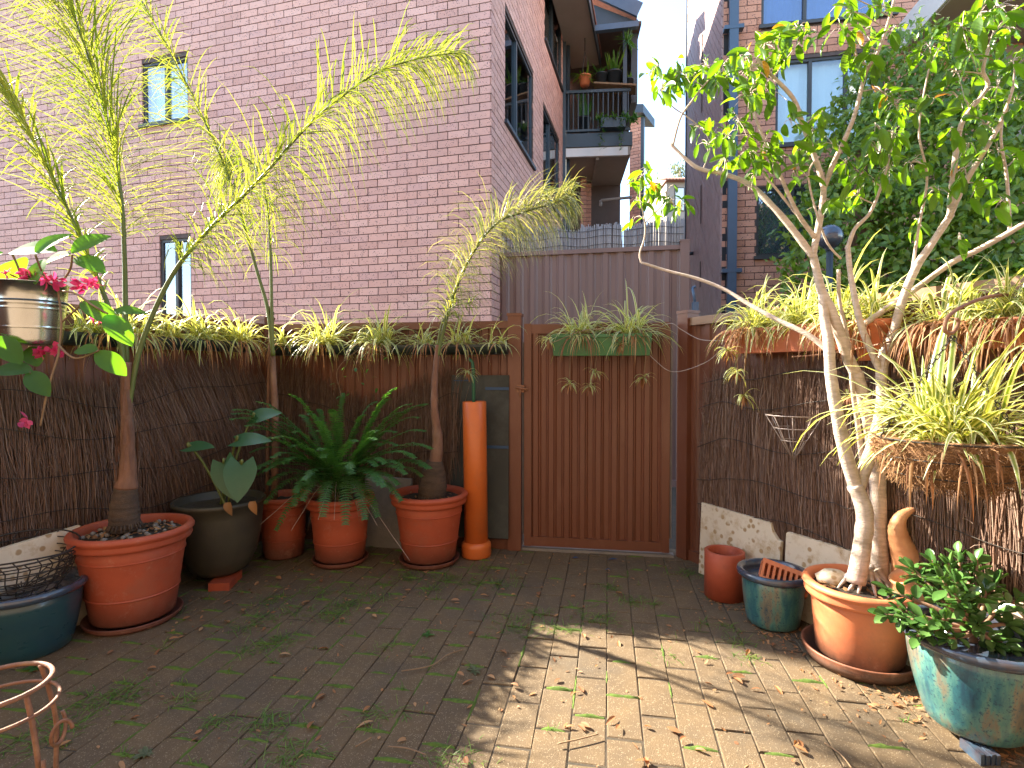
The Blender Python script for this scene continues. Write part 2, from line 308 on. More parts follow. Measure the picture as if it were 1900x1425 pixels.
def part(name, mb, mat, parent=None, loc=None, kind=None):
    """one mesh object; vertices are given in world space and stored relative to parent / loc"""
    base = WL[parent.name] if parent else V(loc if loc is not None else (0, 0, 0))
    off = V(loc) - base if (parent and loc is not None) else V((0, 0, 0))
    org = base + off
    mb.v = [(p[0] - org.x, p[1] - org.y, p[2] - org.z) for p in mb.v]
    me = mb.mesh(name); me.materials.append(MT[mat] if isinstance(mat, str) else mat)
    o = bpy.data.objects.new(name, me); COL.objects.link(o)
    if parent: o.parent = parent; o.location = off
    else: o.location = org
    WL[o.name] = org
    if kind: o['kind'] = kind
    return o
def thing(name, loc, label, cat, group=None):
    o = bpy.data.objects.new(name, None); COL.objects.link(o); o.location = loc; o.empty_display_size = 0.1
    WL[o.name] = V(loc); return tag(o, label, cat, group)
def inst(name, me, mat4, parent):
    """object sharing mesh data, placed by a world matrix under parent (parents are never rotated)"""
    o = bpy.data.objects.new(name, me); COL.objects.link(o); o.parent = parent
    o.matrix_local = Matrix.Translation(-WL[parent.name]) @ mat4
    return o
def rectcells(s0, s1, z0, z1, holes):
    ss = sorted({s0, s1} | {min(max(h[i], s0), s1) for h in holes for i in (0, 1)}); zz = sorted({z0, z1} | {min(max(h[i], z0), z1) for h in holes for i in (2, 3)})
    for a, b in zip(ss, ss[1:]):
        for c, d in zip(zz, zz[1:]):
            ms, mz = (a + b) / 2, (c + d) / 2
            if b - a > 1e-5 and d - c > 1e-5 and not any(h[0] < ms < h[1] and h[2] < mz < h[3] for h in holes): yield a, b, c, d
def smooth(pts, k=5):
    """Catmull-Rom through points (tuples of any length)"""
    q = [pts[0]] + list(pts) + [pts[-1]]; out = []
    for i in range(1, len(q) - 2):
        for j in range(k):
            t = j / k; out.append(tuple(0.5 * ((2 * b) + (-a + c) * t + (2 * a - 5 * b + 4 * c - d) * t * t + (-a + 3 * b - 3 * c + d) * t ** 3) for a, b, c, d in zip(q[i - 1], q[i], q[i + 1], q[i + 2])))
    out.append(tuple(pts[-1])); return out
def leafgrid(L, W, wf, nl=6, curl=0.3, fold=0.15, cup=0.0, notch=0.0):
    """broad leaf along +x, underside -z; wf(t) = half-width profile"""
    m = M(); pts = []; rows = []; vs = []; us = []
    for i in range(nl + 1):
        t = i / nl; w = W * 0.5 * wf(t); x = L * t; z = -curl * L * t * t
        for k, u in enumerate((-1, -0.5, 0, 0.5, 1)):
            xx = x - (notch * L * abs(u) * (1 - t) ** 2)
            vs.append((xx, u * w, z + fold * abs(u) * w * 0.6 + cup * u * u * w)); us.append(u)
    fs = []
    for i in range(nl):
        for k in range(4): a = i * 5 + k; fs.append((a, a + 5, a + 6, a + 1))
    m.add(vs, fs, 0.0, us, True); return m
def frame(pos, d, up=V((0, 0, 1)), s=1.0, roll=0.0):
    x = V(d).normalized(); y = V(up).cross(x)
    y = y.normalized() if y.length > 1e-6 else x.orthogonal().normalized()
    z = x.cross(y); m = Matrix((x, y, z)).transposed().to_4x4()
    return Matrix.Translation(V(pos)) @ m @ Matrix.Rotation(roll, 4, 'X') @ Matrix.Scale(s, 4)
def rdir(): 
    z = rnd(-1, 1); a = rnd(0, 6.283); k = math.sqrt(1 - z * z); return V((k * math.cos(a), k * math.sin(a), z))
# ================================================================ layout lines (metres; camera stands at the origin)
Z3 = V((0, 0, 1))
def h2(x, y): return V((x, y, 0))
A9 = math.radians(9.0); DB = h2(math.cos(A9), -math.sin(A9)); NB = h2(-math.sin(A9), -math.cos(A9)); CB = h2(0.55, 3.56)
def tB(px): a = (px - 950) / 1000; return (CB.y * a - CB.x) / (DB.x - DB.y * a)
def fb(t, off=0.0, z=0.0): return CB + DB * t + NB * off + Z3 * z
T_CL, T_CR = tB(500), tB(1276)
LC = fb(T_CL); DL = h2(-0.378, -0.926).normalized(); NL = h2(0.926, -0.378).normalized()
RC = fb(T_CR); DR = h2(0.42, -0.907).normalized(); NR = h2(-0.907, -0.42).normalized()
def fl(t, off=0.0, z=0.0): return LC + DL * t + NL * off + Z3 * z
def fr(t, off=0.0, z=0.0): return RC + DR * t + NR * off + Z3 * z
def onL(px, off=0.0):
    q = PL(px, 800, LC + NL * off, NL); return (q - LC).dot(DL)
def onR(px, off=0.0):
    q = PL(px, 800, RC + NR * off, NR); return (q - RC).dot(DR)
FH = 1.545
# ================================================================ ground and paving
g = M(); g.add([(-250, -60, -0.0055), (250, -60, -0.0055), (250, 500, -0.0055), (-250, 500, -0.0055)], [(0, 1, 2, 3)])
gro = part("ground", g, "ground"); gro['kind'] = 'structure'
AP = math.radians(10.1); PA = h2(math.sin(AP), math.cos(AP)); PB = h2(math.cos(AP), -math.sin(AP))
PWD, PLN = 0.1185, 0.237
pav = bpy.data.objects.new('paving', None); COL.objects.link(pav); WL['paving'] = V((0, 0, 0)); pav['kind'] = 'structure'
def paver_mesh(k):
    m = M(); w, l, c, h = PWD / 2 - rnd(0.0010, 0.0022), PLN / 2 - rnd(0.0035, 0.006), 0.003, 0.035
    j = lambda: rnd(-0.002, 0.002)
    top = [(-w + c + j(), -l + c + j(), 0), (w - c + j(), -l + c + j(), 0), (w - c + j(), l - c + j(), 0), (-w + c + j(), l - c + j(), 0)]
    mid = [(-w, -l, -c), (w, -l, -c), (w, l, -c), (-w, l, -c)]; bot = [(a, b, -h) for a, b, _ in mid]
    fs = [(0, 1, 2, 3)]
    for i in range(4): q = (i + 1) % 4; fs += [(4 + i, 4 + q, q, i), (8 + i, 8 + q, 4 + q, 4 + i)]
    m.add(top + mid + bot, fs); return m
PVM = [paver_mesh(i) for i in range(8)]; PVD = []
for m_ in PVM: me_ = m_.mesh('paver'); me_.materials.append(MT['paver']); PVD.append(me_)
def inside_court(p, m=0.02): return (p - LC).dot(NL) > m and (p - RC).dot(NR) > m and (p - CB).dot(NB) > m - 0.1 and p.y > -0.8
cells = []; JOINTS = []
for i in range(-32, 40):
    for k in range(-6, 20):
        off = (0.5 if i % 2 else 0.0) + 0.08 * math.sin(i * 1.7)
        c = PB * ((i + 0.5) * PWD) + PA * ((k + off) * PLN)
        if not inside_court(c, -0.08): continue
        q = proj(c)
        cells.append((q[2] if q and inframe(c, 60) else 99, c))
        if q and inframe(c, 80): JOINTS.append((c - PA * PLN / 2, c - PB * PWD / 2, c))
cells.sort(key=lambda e: e[0]); rest = M()
def undul(c): return 0.0028 * math.sin(c.x * 3.1 + 1) * math.cos(c.y * 2.3) - 0.001
for n, (d, c) in enumerate(cells):
    mt = Matrix.Translation(c + Z3 * (undul(c) + rnd(-0.0018, 0.0018))) @ Matrix.Rotation(-AP + rnd(-0.012, 0.012), 4, 'Z') @ Matrix.Rotation(rnd(-0.008, 0.008), 4, 'X') @ Matrix.Rotation(rnd(-0.01, 0.01), 4, 'Y')
    k = RN.randrange(8)
    if n < 300 and d < 90: inst('paver', PVD[k], mt, pav)
    else: rest.join(PVM[k], mt, RN.random() + 0.001)
part('pavers', rest, 'paver', pav, kind='stuff')
# ================================================================ fences, gate
def sheet(m, a, d, n, L, z0, z1, per=0.13, dep=0.022, phase=0.0):
    """ribbed steel sheet from point a along d; n = outward"""
    prof = []; s = -phase
    shape = [(0.0, 0), (0.30, 0), (0.36, 0.45), (0.42, 0.45), (0.50, 1), (0.80, 1), (0.86, 0.45), (0.92, 0.45), (1.0, 0)]
    while s < L:
        for u, h in shape[:-1]:
            x = s + u * per
            if 0 <= x <= L: prof.append((x, h * dep))
        s += per
    if prof[0][0] > 0: prof.insert(0, (0, prof[0][1]))
    if prof[-1][0] < L: prof.append((L, prof[-1][1]))
    vs = []; 
    for x, h in prof:
        p = a + d * x + n * h; vs += [p + Z3 * z0, p + Z3 * z1]
    m.add(vs, [(2 * i, 2 * i + 2, 2 * i + 3, 2 * i + 1) for i in range(len(prof) - 1)])
def fence_run(name, a, d, n, L, h, label, posts, mat='steel', capmat='steel', per=0.13, caph=0.05):
    root = thing(name, a, label, 'fence'); s = 0
    m = M(); sheet(m, a - n * 0.011, d, n, L, 0.02, h - 0.015, per, 0.022, per * 0.3); part('sheet', m, mat, root)
    m = M(); m.boxa(a - n * 0.028 + Z3 * (h - caph), d * L, n * 0.056, Z3 * caph); part('cap_rail', m, capmat, root)
    m = M(); m.boxa(a - n * 0.025 - Z3 * 0.01, d * L, n * 0.05, Z3 * 0.075); part('bottom_rail', m, mat, root)
    for p in posts:
        m = M(); q = a + d * p
        m.boxa(q - d * 0.045 - n * 0.047, d * 0.09, n * 0.094, Z3 * (h + 0.03)); po = part('post', m, mat, root)
        m = M(); m.boxa(q - d * 0.050 - n * 0.052 + Z3 * (h + 0.03), d * 0.10, n * 0.104, Z3 * 0.018); part('post_cap', m, mat, po)
    return root
TGL, TGR = tB(973), tB(1243)
TPL = tB(956)
fence_run('steel_fence', LC, DB, NB, TPL - T_CL, FH, 'ribbed brown steel fence between the back corner and the left gate post', [TPL - T_CL], capmat='steel')
fence_run('steel_fence', fl(3.2), -DL, NL, 3.2, FH, 'ribbed brown steel fence along the left side behind the brush screen', [3.16])
fence_run('steel_fence', RC, DR, NR, 2.6, FH, 'ribbed brown steel fence along the right side with a pale cap rail', [0.0], capmat='cap_r')
ga = fb(TGL); gw = TGR - TGL
gate = thing('gate', ga, 'ribbed brown steel gate with a flat frame and a green planter on top', 'gate')
m = M(); sheet(m, ga + DB * 0.03 - NB * 0.012, DB, NB, gw - 0.06, 0.05, FH - 0.05, 0.104, 0.022, 0.02); part('sheet', m, 'steel', gate)
for s0 in (0, gw - 0.048):
    m = M(); m.boxa(ga + DB * s0 - NB * 0.018 + Z3 * 0.028, DB * 0.048, NB * 0.036, Z3 * (FH - 0.05)); part('stile', m, 'steel', gate)
for z0, hh in ((0.030, 0.062), (FH - 0.088, 0.062)):
    m = M(); m.boxa(ga + DB * 0.0485 - NB * 0.017 + Z3 * z0, DB * (gw - 0.097), NB * 0.034, Z3 * hh); part('rail', m, 'steel', gate)
m = M(); m.box(fb(TGL - 0.02, 0.035, 1.09), 0.05, 0.03, 0.05, -A9); m.tube([fb(TGL - 0.05, 0.055, 1.10), fb(TGL + 0.03, 0.055, 1.085)], 0.009, 8); m.tube([fb(TGL - 0.02, 0.055, 1.10), fb(TGL - 0.02, 0.06, 1.04)], 0.006, 6); part('latch', m, 'rust', gate)
m = M(); m.boxa(fb(TGR + 0.003, -0.01, 0.12), DB * 0.012, NB * 0.02, Z3 * 1.35); part('hinge_strip', m, 'dull', gate)
m = M(); m.boxa(fb(TGL - 0.012, -0.01, 0.1), DB * 0.008, NB * 0.02, Z3 * 1.3); part('hinge_strip', m, 'dull', gate)
# concrete threshold under the gate
m = M(); m.boxa(fb(TGL - 0.02, -0.04, -0.02), DB * (gw + 0.05), NB * 0.06, Z3 * 0.034); tag(part('threshold', m, 'concrete', loc=fb(TGL, 0, 0)), 'narrow grey concrete strip under the brown gate', 'threshold')
# far, taller fence behind the gate
FA = P(927, 480, 6.02); FA.z = 0; FDn = DB; FNn = NB
FL_ = (P(1270, 460, 5.63) - FA); FL_.z = 0; FLEN = FL_.length; FDn = FL_.normalized(); FNn = h2(FDn.y, -FDn.x)
FHT = 2.52
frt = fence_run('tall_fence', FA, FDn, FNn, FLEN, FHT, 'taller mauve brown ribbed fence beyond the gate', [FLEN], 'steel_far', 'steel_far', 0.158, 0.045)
# reed screen on top of it
rs = thing('reed_screen', FA - FNn * 0.09 + Z3 * 2.3, 'grey split reed screen wired above the tall brown fence', 'screen')
m = M(); n_ = 430
for i in range(n_):
    s = i / n_ * FLEN; px = proj(FA + FDn * s)[0]
    top = 2.52 + 0.25 + 0.05 * math.sin(px * 0.021 + 0.3) + (0.06 if 1075 < px < 1150 else 0) + rnd(-0.025, 0.03)
    b = FA + FDn * (s + rnd(-0.003, 0.003)) - FNn * rnd(0.08, 0.10)
    m.tube([b + Z3 * 2.25, b + FDn * rnd(-0.01, 0.01) + Z3 * top], 0.0056, 4, r=RN.random() + 0.001)
part('reeds', m, 'reed', rs, kind='stuff')
for zz in (2.58, 2.67, 2.74):
    m = M(); m.tube([FA + FDn * (FLEN * i / 30) - FNn * 0.075 + Z3 * (zz + 0.012 * math.sin(i * 0.8)) for i in range(31)], 0.0025, 4); part('tie_wire', m, 'wire', rs)
# ================================================================ unseen wall added behind the camera: blocks sky, bounces warm light
hw = M(); hw.boxa(V((-7.0, -1.5, -0.02)), V((14.0, 0, 0)), V((0, 0.24, 0)), Z3 * 5.4); hw.boxa(V((-7.2, -1.6, 5.4)), V((14.4, 0, 0)), V((0, 0.95, 0)), Z3 * 0.18)
hwo = part('added_bounce_wall', hw, 'house', loc=(0, -1.4, 0)); tag(hwo, 'unseen brown wall added behind the viewer for shade and bounced light', 'wall'); hwo['kind'] = 'structure'
# ================================================================ brick buildings
BW, BH, BG, CO = 0.230, 0.076, 0.010, 0.086
def bricks(root, walls, mat, budget=300):
    """walls: (o, d, n, L, z0, z1, holes, phase).  Visible full bricks that show largest become single objects."""
    full = []; joined = M(); protos = {}
    for (o, d, n, L, z0, z1, holes, ph) in walls:
        bk = M()
        for a, b, c, e in rectcells(0, L, z0, z1, holes):
            vs = [o + d * a + Z3 * c, o + d * b + Z3 * c, o + d * b + Z3 * e, o + d * a + Z3 * e]; bk.add([v - n * 0.008 for v in vs], [(0, 1, 2, 3)])
            for (h0, h1, hz0, hz1) in holes: pass
        for (h0, h1, hz0, hz1) in holes:      # reveals
            for a, b in (((h0, hz0), (h1, hz0)), ((h1, hz0), (h1, hz1)), ((h1, hz1), (h0, hz1)), ((h0, hz1), (h0, hz0))):
                p, q = o + d * a[0] + Z3 * a[1], o + d * b[0] + Z3 * b[1]
                bk.add([p - n * 0.008, q - n * 0.008, q - n * 0.16, p - n * 0.16], [(0, 1, 2, 3)])
        part('mortar_wall', bk, 'mortar', root)
        nc = int((z1 - z0) / CO)
        for r_ in range(nc):
            za, zb = z0 + r_ * CO + BG / 2, z0 + r_ * CO + BG / 2 + BH; s = -(ph + (0.12 if r_ % 2 else 0.0))
            while s < L:
                a, b = max(s + BG / 2, 0), min(s + BG / 2 + BW, L); s += BW + BG
                pcs = [(a, b)]
                for (h0, h1, hz0, hz1) in holes:
                    if zb > hz0 + 0.01 and za < hz1 - 0.01:
                        np_ = []
                        for (x, y) in pcs:
                            if y <= h0 or x >= h1: np_.append((x, y)); continue
                            if x < h0: np_.append((x, h0))
                            if y > h1: np_.append((h1, y))
                        pcs = np_
                for (x, y) in pcs:
                    if y - x < 0.02: continue
                    c = o + d * ((x + y) / 2) + Z3 * ((za + zb) / 2); size = 0
                    if inframe(c) and y - x > BW - 0.004:
                        e0, e1 = proj(o + d * x + Z3 * za), proj(o + d * y + Z3 * zb)
                        if e0 and e1: size = abs((e1[0] - e0[0]) * (e1[1] - e0[1]))
                    full.append((size, o, d, n, x, y, za, zb))
    full.sort(key=lambda e: -e[0])
    for i, (size, o, d, n, x, y, za, zb) in enumerate(full):
        pr = rnd(-0.0015, 0.0015); th = 0.028
        if i < budget and size > 0:
            key = (round(d.x, 4), round(n.x, 4))
            if key not in protos:
                m = M(); m.boxa(-d * (BW / 2) - n * th - Z3 * (BH / 2), d * BW, n * th, Z3 * BH); me = m.mesh('brick'); me.materials.append(MT[mat]); protos[key] = me
            inst('brick', protos[key], Matrix.Translation(o + d * ((x + y) / 2) + n * pr + Z3 * ((za + zb) / 2)), root)
        else:
            r_ = RN.random() + 0.001; a = o + d * x + Z3 * za; U = d * (y - x); Wv = Z3 * (zb - za)
            f = [a + n * pr, a + U + n * pr, a + U + Wv + n * pr, a + Wv + n * pr]; b = [p - n * 0.02 for p in f]
            joined.add(f + b, [(0, 1, 2, 3), (1, 0, 4, 5), (2, 1, 5, 6), (3, 2, 6, 7), (0, 3, 7, 4)], r_)
    part('bricks', joined, mat, root, kind='stuff')
def window(root, o, d, n, hole, split=(0.5,), blind='curtain', glass='glass', fr='frame', fw=0.035, depth=0.07, sill=True, strips=0):
    s0, s1, z0, z1 = hole; a = o - n * depth
    def pt(s, z): return a + d * s + Z3 * z
    w = M()
    for (x0, x1, y0, y1) in ((s0, s0 + fw, z0, z1), (s1 - fw, s1, z0, z1), (s0 + fw, s1 - fw, z0, z0 + fw), (s0 + fw, s1 - fw, z1 - fw, z1)):
        w.boxa(pt(x0, y0), d * (x1 - x0), n * 0.045, Z3 * (y1 - y0))
    win = part('window', w, fr, root); xs = [s0 + fw] + [s0 + (s1 - s0) * k for k in split] + [s1 - fw]
    for k in split:
        m = M(); m.boxa(pt(s0 + (s1 - s0) * k - 0.02, z0 + fw), d * 0.04, n * 0.048, Z3 * (z1 - z0 - 2 * fw)); part('mullion', m, fr, win)
    for i in range(len(xs) - 1):
        m = M(); m.boxa(pt(xs[i], z0 + fw) + n * (0.012 + 0.012 * (i % 2)), d * (xs[i + 1] - xs[i]), n * 0.005, Z3 * (z1 - z0 - 2 * fw)); part('pane', m, glass, win)
    if sill:
        m = M(); m.boxa(o + d * (s0 - 0.03) - n * 0.05 + Z3 * (z0 - 0.045), d * (s1 - s0 + 0.06), n * 0.085, Z3 * 0.043); part('sill', m, fr, win)
    m = M(); nn = strips or int((s1 - s0) / 0.05)
    for i in range(nn):          # blind / curtain folds
        x0 = s0 + (s1 - s0) * i / nn; x1 = s0 + (s1 - s0) * (i + 1) / nn
        m.add([pt(x0, z0) - n * (0.06 + 0.012 * (i % 2)), pt(x1, z0) - n * (0.06 + 0.012 * ((i + 1) % 2)), pt(x1, z1) - n * (0.06 + 0.012 * ((i + 1) % 2)), pt(x0, z1) - n * (0.06 + 0.012 * (i % 2))], [(0, 1, 2, 3)])
    part('blind', m, blind, win)
    return win
def hole(o, d, n, pxs, pys):
    """opening from two corner pixels"""
    a, b = PL(pxs[0], pys[0], o, n), PL(pxs[1], pys[1], o, n); s = sorted(((a - o).dot(d), (b - o).dot(d))); z = sorted((a.z, b.z)); return (s[0], s[1], z[0], z[1])
# ---- left apartment block
A15 = math.radians(15); LBc = P(912, 600, 5.72); LBc.z = 0
fD, fN = h2(-math.cos(A15), math.sin(A15)), h2(-math.sin(A15), -math.cos(A15)); gD, gN = h2(math.sin(A15), math.cos(A15)), h2(math.cos(A15), -math.sin(A15))
lb = thing('apartment_building', LBc, 'pink brick apartment block with dark framed windows and a corner balcony', 'building')
h1 = hole(LBc, fD, fN, (348, 264), (102, 232)); h2_ = hole(LBc, fD, fN, (354, 297), (440, 560)); h2_ = (h2_[0], h2_[1], h2_[2] - 0.5, h2_[3])
def sidehole(p0, p1, ytop, ybot):
    q0, q1 = PL(p0, ytop, LBc, gN), PL(p1, ytop, LBc, gN); zt = q0.z; zb = PL(p0, ybot, LBc, gN).z
    return ((q0 - LBc).dot(gD), (q1 - LBc).dot(gD), zb, zt)
w1 = sidehole(937, 990, 12, 222); w2 = sidehole(1008, 1038, 192, 352); w3 = sidehole(1011, 1043, -120, 72); w0 = sidehole(985, 999, -120, 2)
SL = (PL(1046, 300, LBc, gN) - LBc).dot(gD)
ROOF = 7.25
bricks(lb, [(LBc, fD, fN, 7.25, 0, 6.75, [h1, h2_], 0.11), (LBc, gD, gN, SL, 0, ROOF, [w1, w2, w3], 0.12)], 'brick')
window(lb, LBc, fD, fN, h1, (0.5,), 'curtain', 'glass'); window(lb, LBc, fD, fN, h2_, (0.5,), 'curtain', 'glassd')
window(lb, LBc, gD, gN, w1, (0.42,), 'dark', 'glassd', 'slate'); window(lb, LBc, gD, gN, w2, (0.45,), 'curtain', 'glassd', 'slate'); window(lb, LBc, gD, gN, w3, (0.5,), 'curtain', 'glassd', 'slate')
# roof over the block with wide eaves, fascia and soffit
m = M(); e0 = LBc - fN * -0.0; 
c0 = LBc + gN * 0.45 + fN * 0.35; c1 = c0 + gD * (SL + 1.05); c2 = c1 + fD * 9.0; c3 = c0 + fD * 8.0
m = M(); m.boxa(LBc + fN * 0.10 + gN * 0.02 + Z3 * ROOF, gN * 0.55 , gD * (SL + 0.9), Z3 * 0.05); part('soffit', m, 'soffit', lb)
m = M(); m.boxa(LBc + fN * 0.10 + gN * 0.57 + Z3 * (ROOF - 0.03), gN * 0.03, gD * (SL + 0.9), Z3 * 0.24); part('fascia', m, 'slate', lb)
m = M(); a = LBc + fN * 0.12 + gN * 0.62 + Z3 * (ROOF + 0.2); b = a + gD * (SL + 0.95); k = fD * 3.6 + Z3 * 0.55
m.add([a, b, b + k, a + k, a - Z3 * 0.05, b - Z3 * 0.05, b + k - Z3 * 0.05, a + k - Z3 * 0.05], [(0, 1, 2, 3), (7, 6, 5, 4), (0, 4, 5, 1), (1, 5, 6, 2), (2, 6, 7, 3), (3, 7, 4, 0)]); part('roof', m, 'rooftile', lb)
m = M(); q = LBc + gD * (SL + 0.05) + gN * 0.06; m.tube([q, q + Z3 * ROOF], 0.05, 10); dp = part('downpipe', m, 'slate', lb)
m = M(); m.boxa(LBc + gD * (SL + 0.002) - gN * 4.5, gD * 9.0, gN * 4.1, Z3 * (ROOF - 0.02)); part('sun_block_wing', m, 'brick_o', lb)  # added volume, mostly hidden, keeps sun off the lower boarded wall
# ---- balcony beyond the side wall
ZB = 10.0; bo = P(1050, 260, ZB); bo = h2(bo.x, bo.y); bR = P(1170, 260, ZB - 0.1); bW = (h2(bR.x, bR.y) - bo).length; bD = (h2(bR.x, bR.y) - bo).normalized(); bN = h2(bD.y, -bD.x); bB = -bN
def bz(y, Y=ZB): return P(1100, y, Y).z
zs0, zs1, zrail, ztop = bz(291), bz(250), bz(172), bz(48)
bal = M(); bal.boxa(bo + Z3 * zs0, bD * bW, bB * 2.2, Z3 * (zs1 - zs0 - 0.13)); bc = part('balcony', bal, 'soffit', lb)
m = M(); m.boxa(bo + bN * 0.03 + Z3 * (zs0 + 0.16), bD * (bW + 0.03), bB * 2.2, Z3 * (zs1 - zs0 - 0.16)); part('fascia', m, 'slate', bc)
m = M(); m.boxa(bo + bN * 0.02 + Z3 * (zs0 - 0.01), bD * (bW - 0.05), bB * 0.06, Z3 * 0.15); part('edge_beam', m, 'white', bc)
m = M(); m.boxa(bo + bB * 0.05 + bD * (bW * 0.47) + Z3 * (zs0 - 0.05), bD * 0.06, bB * 1.2, Z3 * 0.048); part('joist', m, 'soffit', bc)
m = M(); m.bar(bo + Z3 * zrail, bo + bD * bW + Z3 * zrail, 0.05, 0.05); m.bar(bo + Z3 * (zs1 + 0.06), bo + bD * bW + Z3 * (zs1 + 0.06), 0.04, 0.04); rl = part('railing', m, 'slate', bc)
for i in range(13):
    p = bo + bD * (bW * (i + 0.5) / 13); m = M(); m.boxa(p - bD * 0.009 - bN * 0.009 + Z3 * (zs1 + 0.08), bD * 0.018, bN * 0.018, Z3 * (zrail - zs1 - 0.105)); part('baluster', m, 'slate', bc)
m = M(); m.boxa(bo + bD * (bW - 0.14) + Z3 * zs1, bD * 0.07, bB * 0.07, Z3 * (ztop - zs1 + 0.1)); part('post', m, 'slate', bc)
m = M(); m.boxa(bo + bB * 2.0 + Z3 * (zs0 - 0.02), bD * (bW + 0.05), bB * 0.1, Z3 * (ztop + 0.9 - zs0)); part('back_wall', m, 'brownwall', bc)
m = M(); m.boxa(bo + bB * 1.99 + bD * (bW * 0.36) + Z3 * zs1, bD * (bW * 0.2), bN * 0.03, Z3 * 0.75); part('orange_panel', m, 'terra_box', bc)
m = M(); m.boxa(bo + bB * 0.0 - bD * 0.07 + Z3 * 0, bD * 0.068, bB * 0.1, Z3 * (ztop)); part('side_post', m, 'slate', bc)
m = M(); m.boxa(bo - bD * 0.0 + bB * 0.3 + Z3 * zs1, bD * 0.06, bB * 1.6, Z3 * (ztop - zs1)); part('side_wall', m, 'brick_o', bc)
m = M(); m.boxa(bo + bD * (bW + 0.05) + bB * 0.35 + Z3 * (bz(178)), bD * 0.12, bB * 1.7, Z3 * (bz(20) - bz(178))); part('end_screen', m, 'slate', bc)
# gable roof over the balcony
gl, gr = P(1040, 2, ZB - 0.25), P(1187, 36, ZB - 0.25); gl.z = bz(-30); gr.z = bz(36)
m = M(); m.bar(gl, gr, 0.05, 0.26); m.bar(P(1093, 56, ZB - 0.2), P(1184, 46, ZB - 0.2), 0.10, 0.10); part('barge_board', m, 'pipeblue', bc)
m = M(); k = bB * 3.0 
m.add([gl + Z3 * 0.16, gr + Z3 * 0.16, gr + k + Z3 * 0.16, gl + k + Z3 * 0.16, gl + Z3 * 0.08, gr + Z3 * 0.08, gr + k + Z3 * 0.08, gl + k + Z3 * 0.08], [(0, 1, 2, 3), (7, 6, 5, 4), (0, 4, 5, 1), (1, 5, 6, 2), (2, 6, 7, 3), (3, 7, 4, 0)]); part('balcony_roof', m, 'rooftile', bc)
m = M(); tri = [P(1095, 50, ZB - 0.15), P(1182, 40, ZB - 0.15), P(1095, 6, ZB - 0.15)]; m.add(tri + [p + bB * 0.04 for p in tri], [(0, 1, 2), (5, 4, 3), (0, 3, 4, 1), (1, 4, 5, 2), (2, 5, 3, 0)]); part('gable_panel', m, 'slate', bc)
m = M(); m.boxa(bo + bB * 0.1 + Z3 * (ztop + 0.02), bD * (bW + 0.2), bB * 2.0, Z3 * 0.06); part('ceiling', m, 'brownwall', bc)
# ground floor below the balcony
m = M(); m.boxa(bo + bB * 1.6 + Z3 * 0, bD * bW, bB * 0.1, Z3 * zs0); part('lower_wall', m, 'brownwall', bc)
for x0, x1, off in ((0.26, 0.36, 0.9), (0.36, 0.46, 1.2)):
    bricks(lb, [(bo + bD * (bW * x0) + bB * off, bD, bN, bW * (x1 - x0), 0, zs0 - 0.05, [], 0.0)], 'brick_o', 0)
m = M(); m.tube([P(1115, 372, 10.6), P(1172, 366, 10.4)], 0.03, 8); m.tube([P(1115, 372, 10.6), P(1114, 382, 10.6)], 0.03, 8); part('awning_roller', m, 'soffit', bc)
# ---- block further back, seen past the balcony
far0 = P(1168, 300, 14.5); far0.z = 0; fl2 = (P(1194, 300, 14.3) - P(1168, 300, 14.5)); fl2.z = 0
fb2 = thing('apartment_building', far0, 'orange brick end wall with dark roof edge behind the balcony', 'building')
zt = P(1180, 222, 14.5).z
bricks(fb2, [(far0, fl2.normalized(), h2(fl2.y, -fl2.x).normalized(), fl2.length - 0.08, 0, zt, [], 0.0)], 'brick_o', 0)
m = M(); fd_ = fl2.normalized(); m.boxa(far0 + fd_ * (fl2.length - 0.078), fd_ * 0.078, h2(-fd_.y, fd_.x) * 0.09, Z3 * (zt + 0.05)); part('downpipe', m, 'slate', fb2)
m = M(); a = far0 - fd_ * 0.8 + Z3 * (zt + 0.32); b = far0 + fd_ * (fl2.length + 0.05) + Z3 * zt; k = h2(-fd_.y, fd_.x) * 0.8; o_ = h2(fd_.y, -fd_.x) * 0.2
m.add([a + o_, b + o_, b + k, a + k, a + o_ + Z3 * 0.22, b + o_ + Z3 * 0.22, b + k + Z3 * 0.22, a + k + Z3 * 0.22], [(3, 2, 1, 0), (4, 5, 6, 7), (0, 1, 5, 4), (1, 2, 6, 5), (2, 3, 7, 6), (3, 0, 4, 7)]); part('roof', m, 'slate', fb2)
# ---- far house with tiled roof and a gum tree
hz_ = 30.0; ho = P(1236, 420, hz_); ho.z = 0
hs = thing('house', ho, 'small far pale brick house with red tiled roof between the blocks', 'house')
zt = P(1250, 338, hz_).z
m = M(); m.boxa(ho, V((2.4, 0, 0)), V((0, 4, 0)), Z3 * zt); part('wall', m, 'soffit', hs)
m = M(); a = ho + V((-0.1, -0.4, zt)); m.add([a, a + V((2.7, 0, 0)), a + V((2.7, 2, 0.75)), a + V((0, 2, 0.75)), a + V((0, 4.8, 0)), a + V((2.7, 4.8, 0))], [(0, 1, 2, 3), (3, 2, 5, 4), (0, 3, 4), (1, 5, 2), (0, 4, 5, 1)]); rf = part('roof', m, 'rooftile', hs)
for i in range(16):
    m = M(); p = a + V((2.7 * i / 15.0, 0, 0.03)); m.tube([p, p + V((0, 2, 0.75))], 0.05, 5); part('tile_row', m, 'rooftile', rf)
m = M(); m.boxa(ho + V((0.45, -0.03, zt - 1.6)), V((0.55, 0, 0)), V((0, 0.06, 0)), Z3 * 1.3); wq = part('window', m, 'frame', hs)
m = M(); m.boxa(ho + V((0.5, -0.05, zt - 1.55)), V((0.45, 0, 0)), V((0, 0.02, 0)), Z3 * 1.2); part('pane', m, 'curtain', wq)
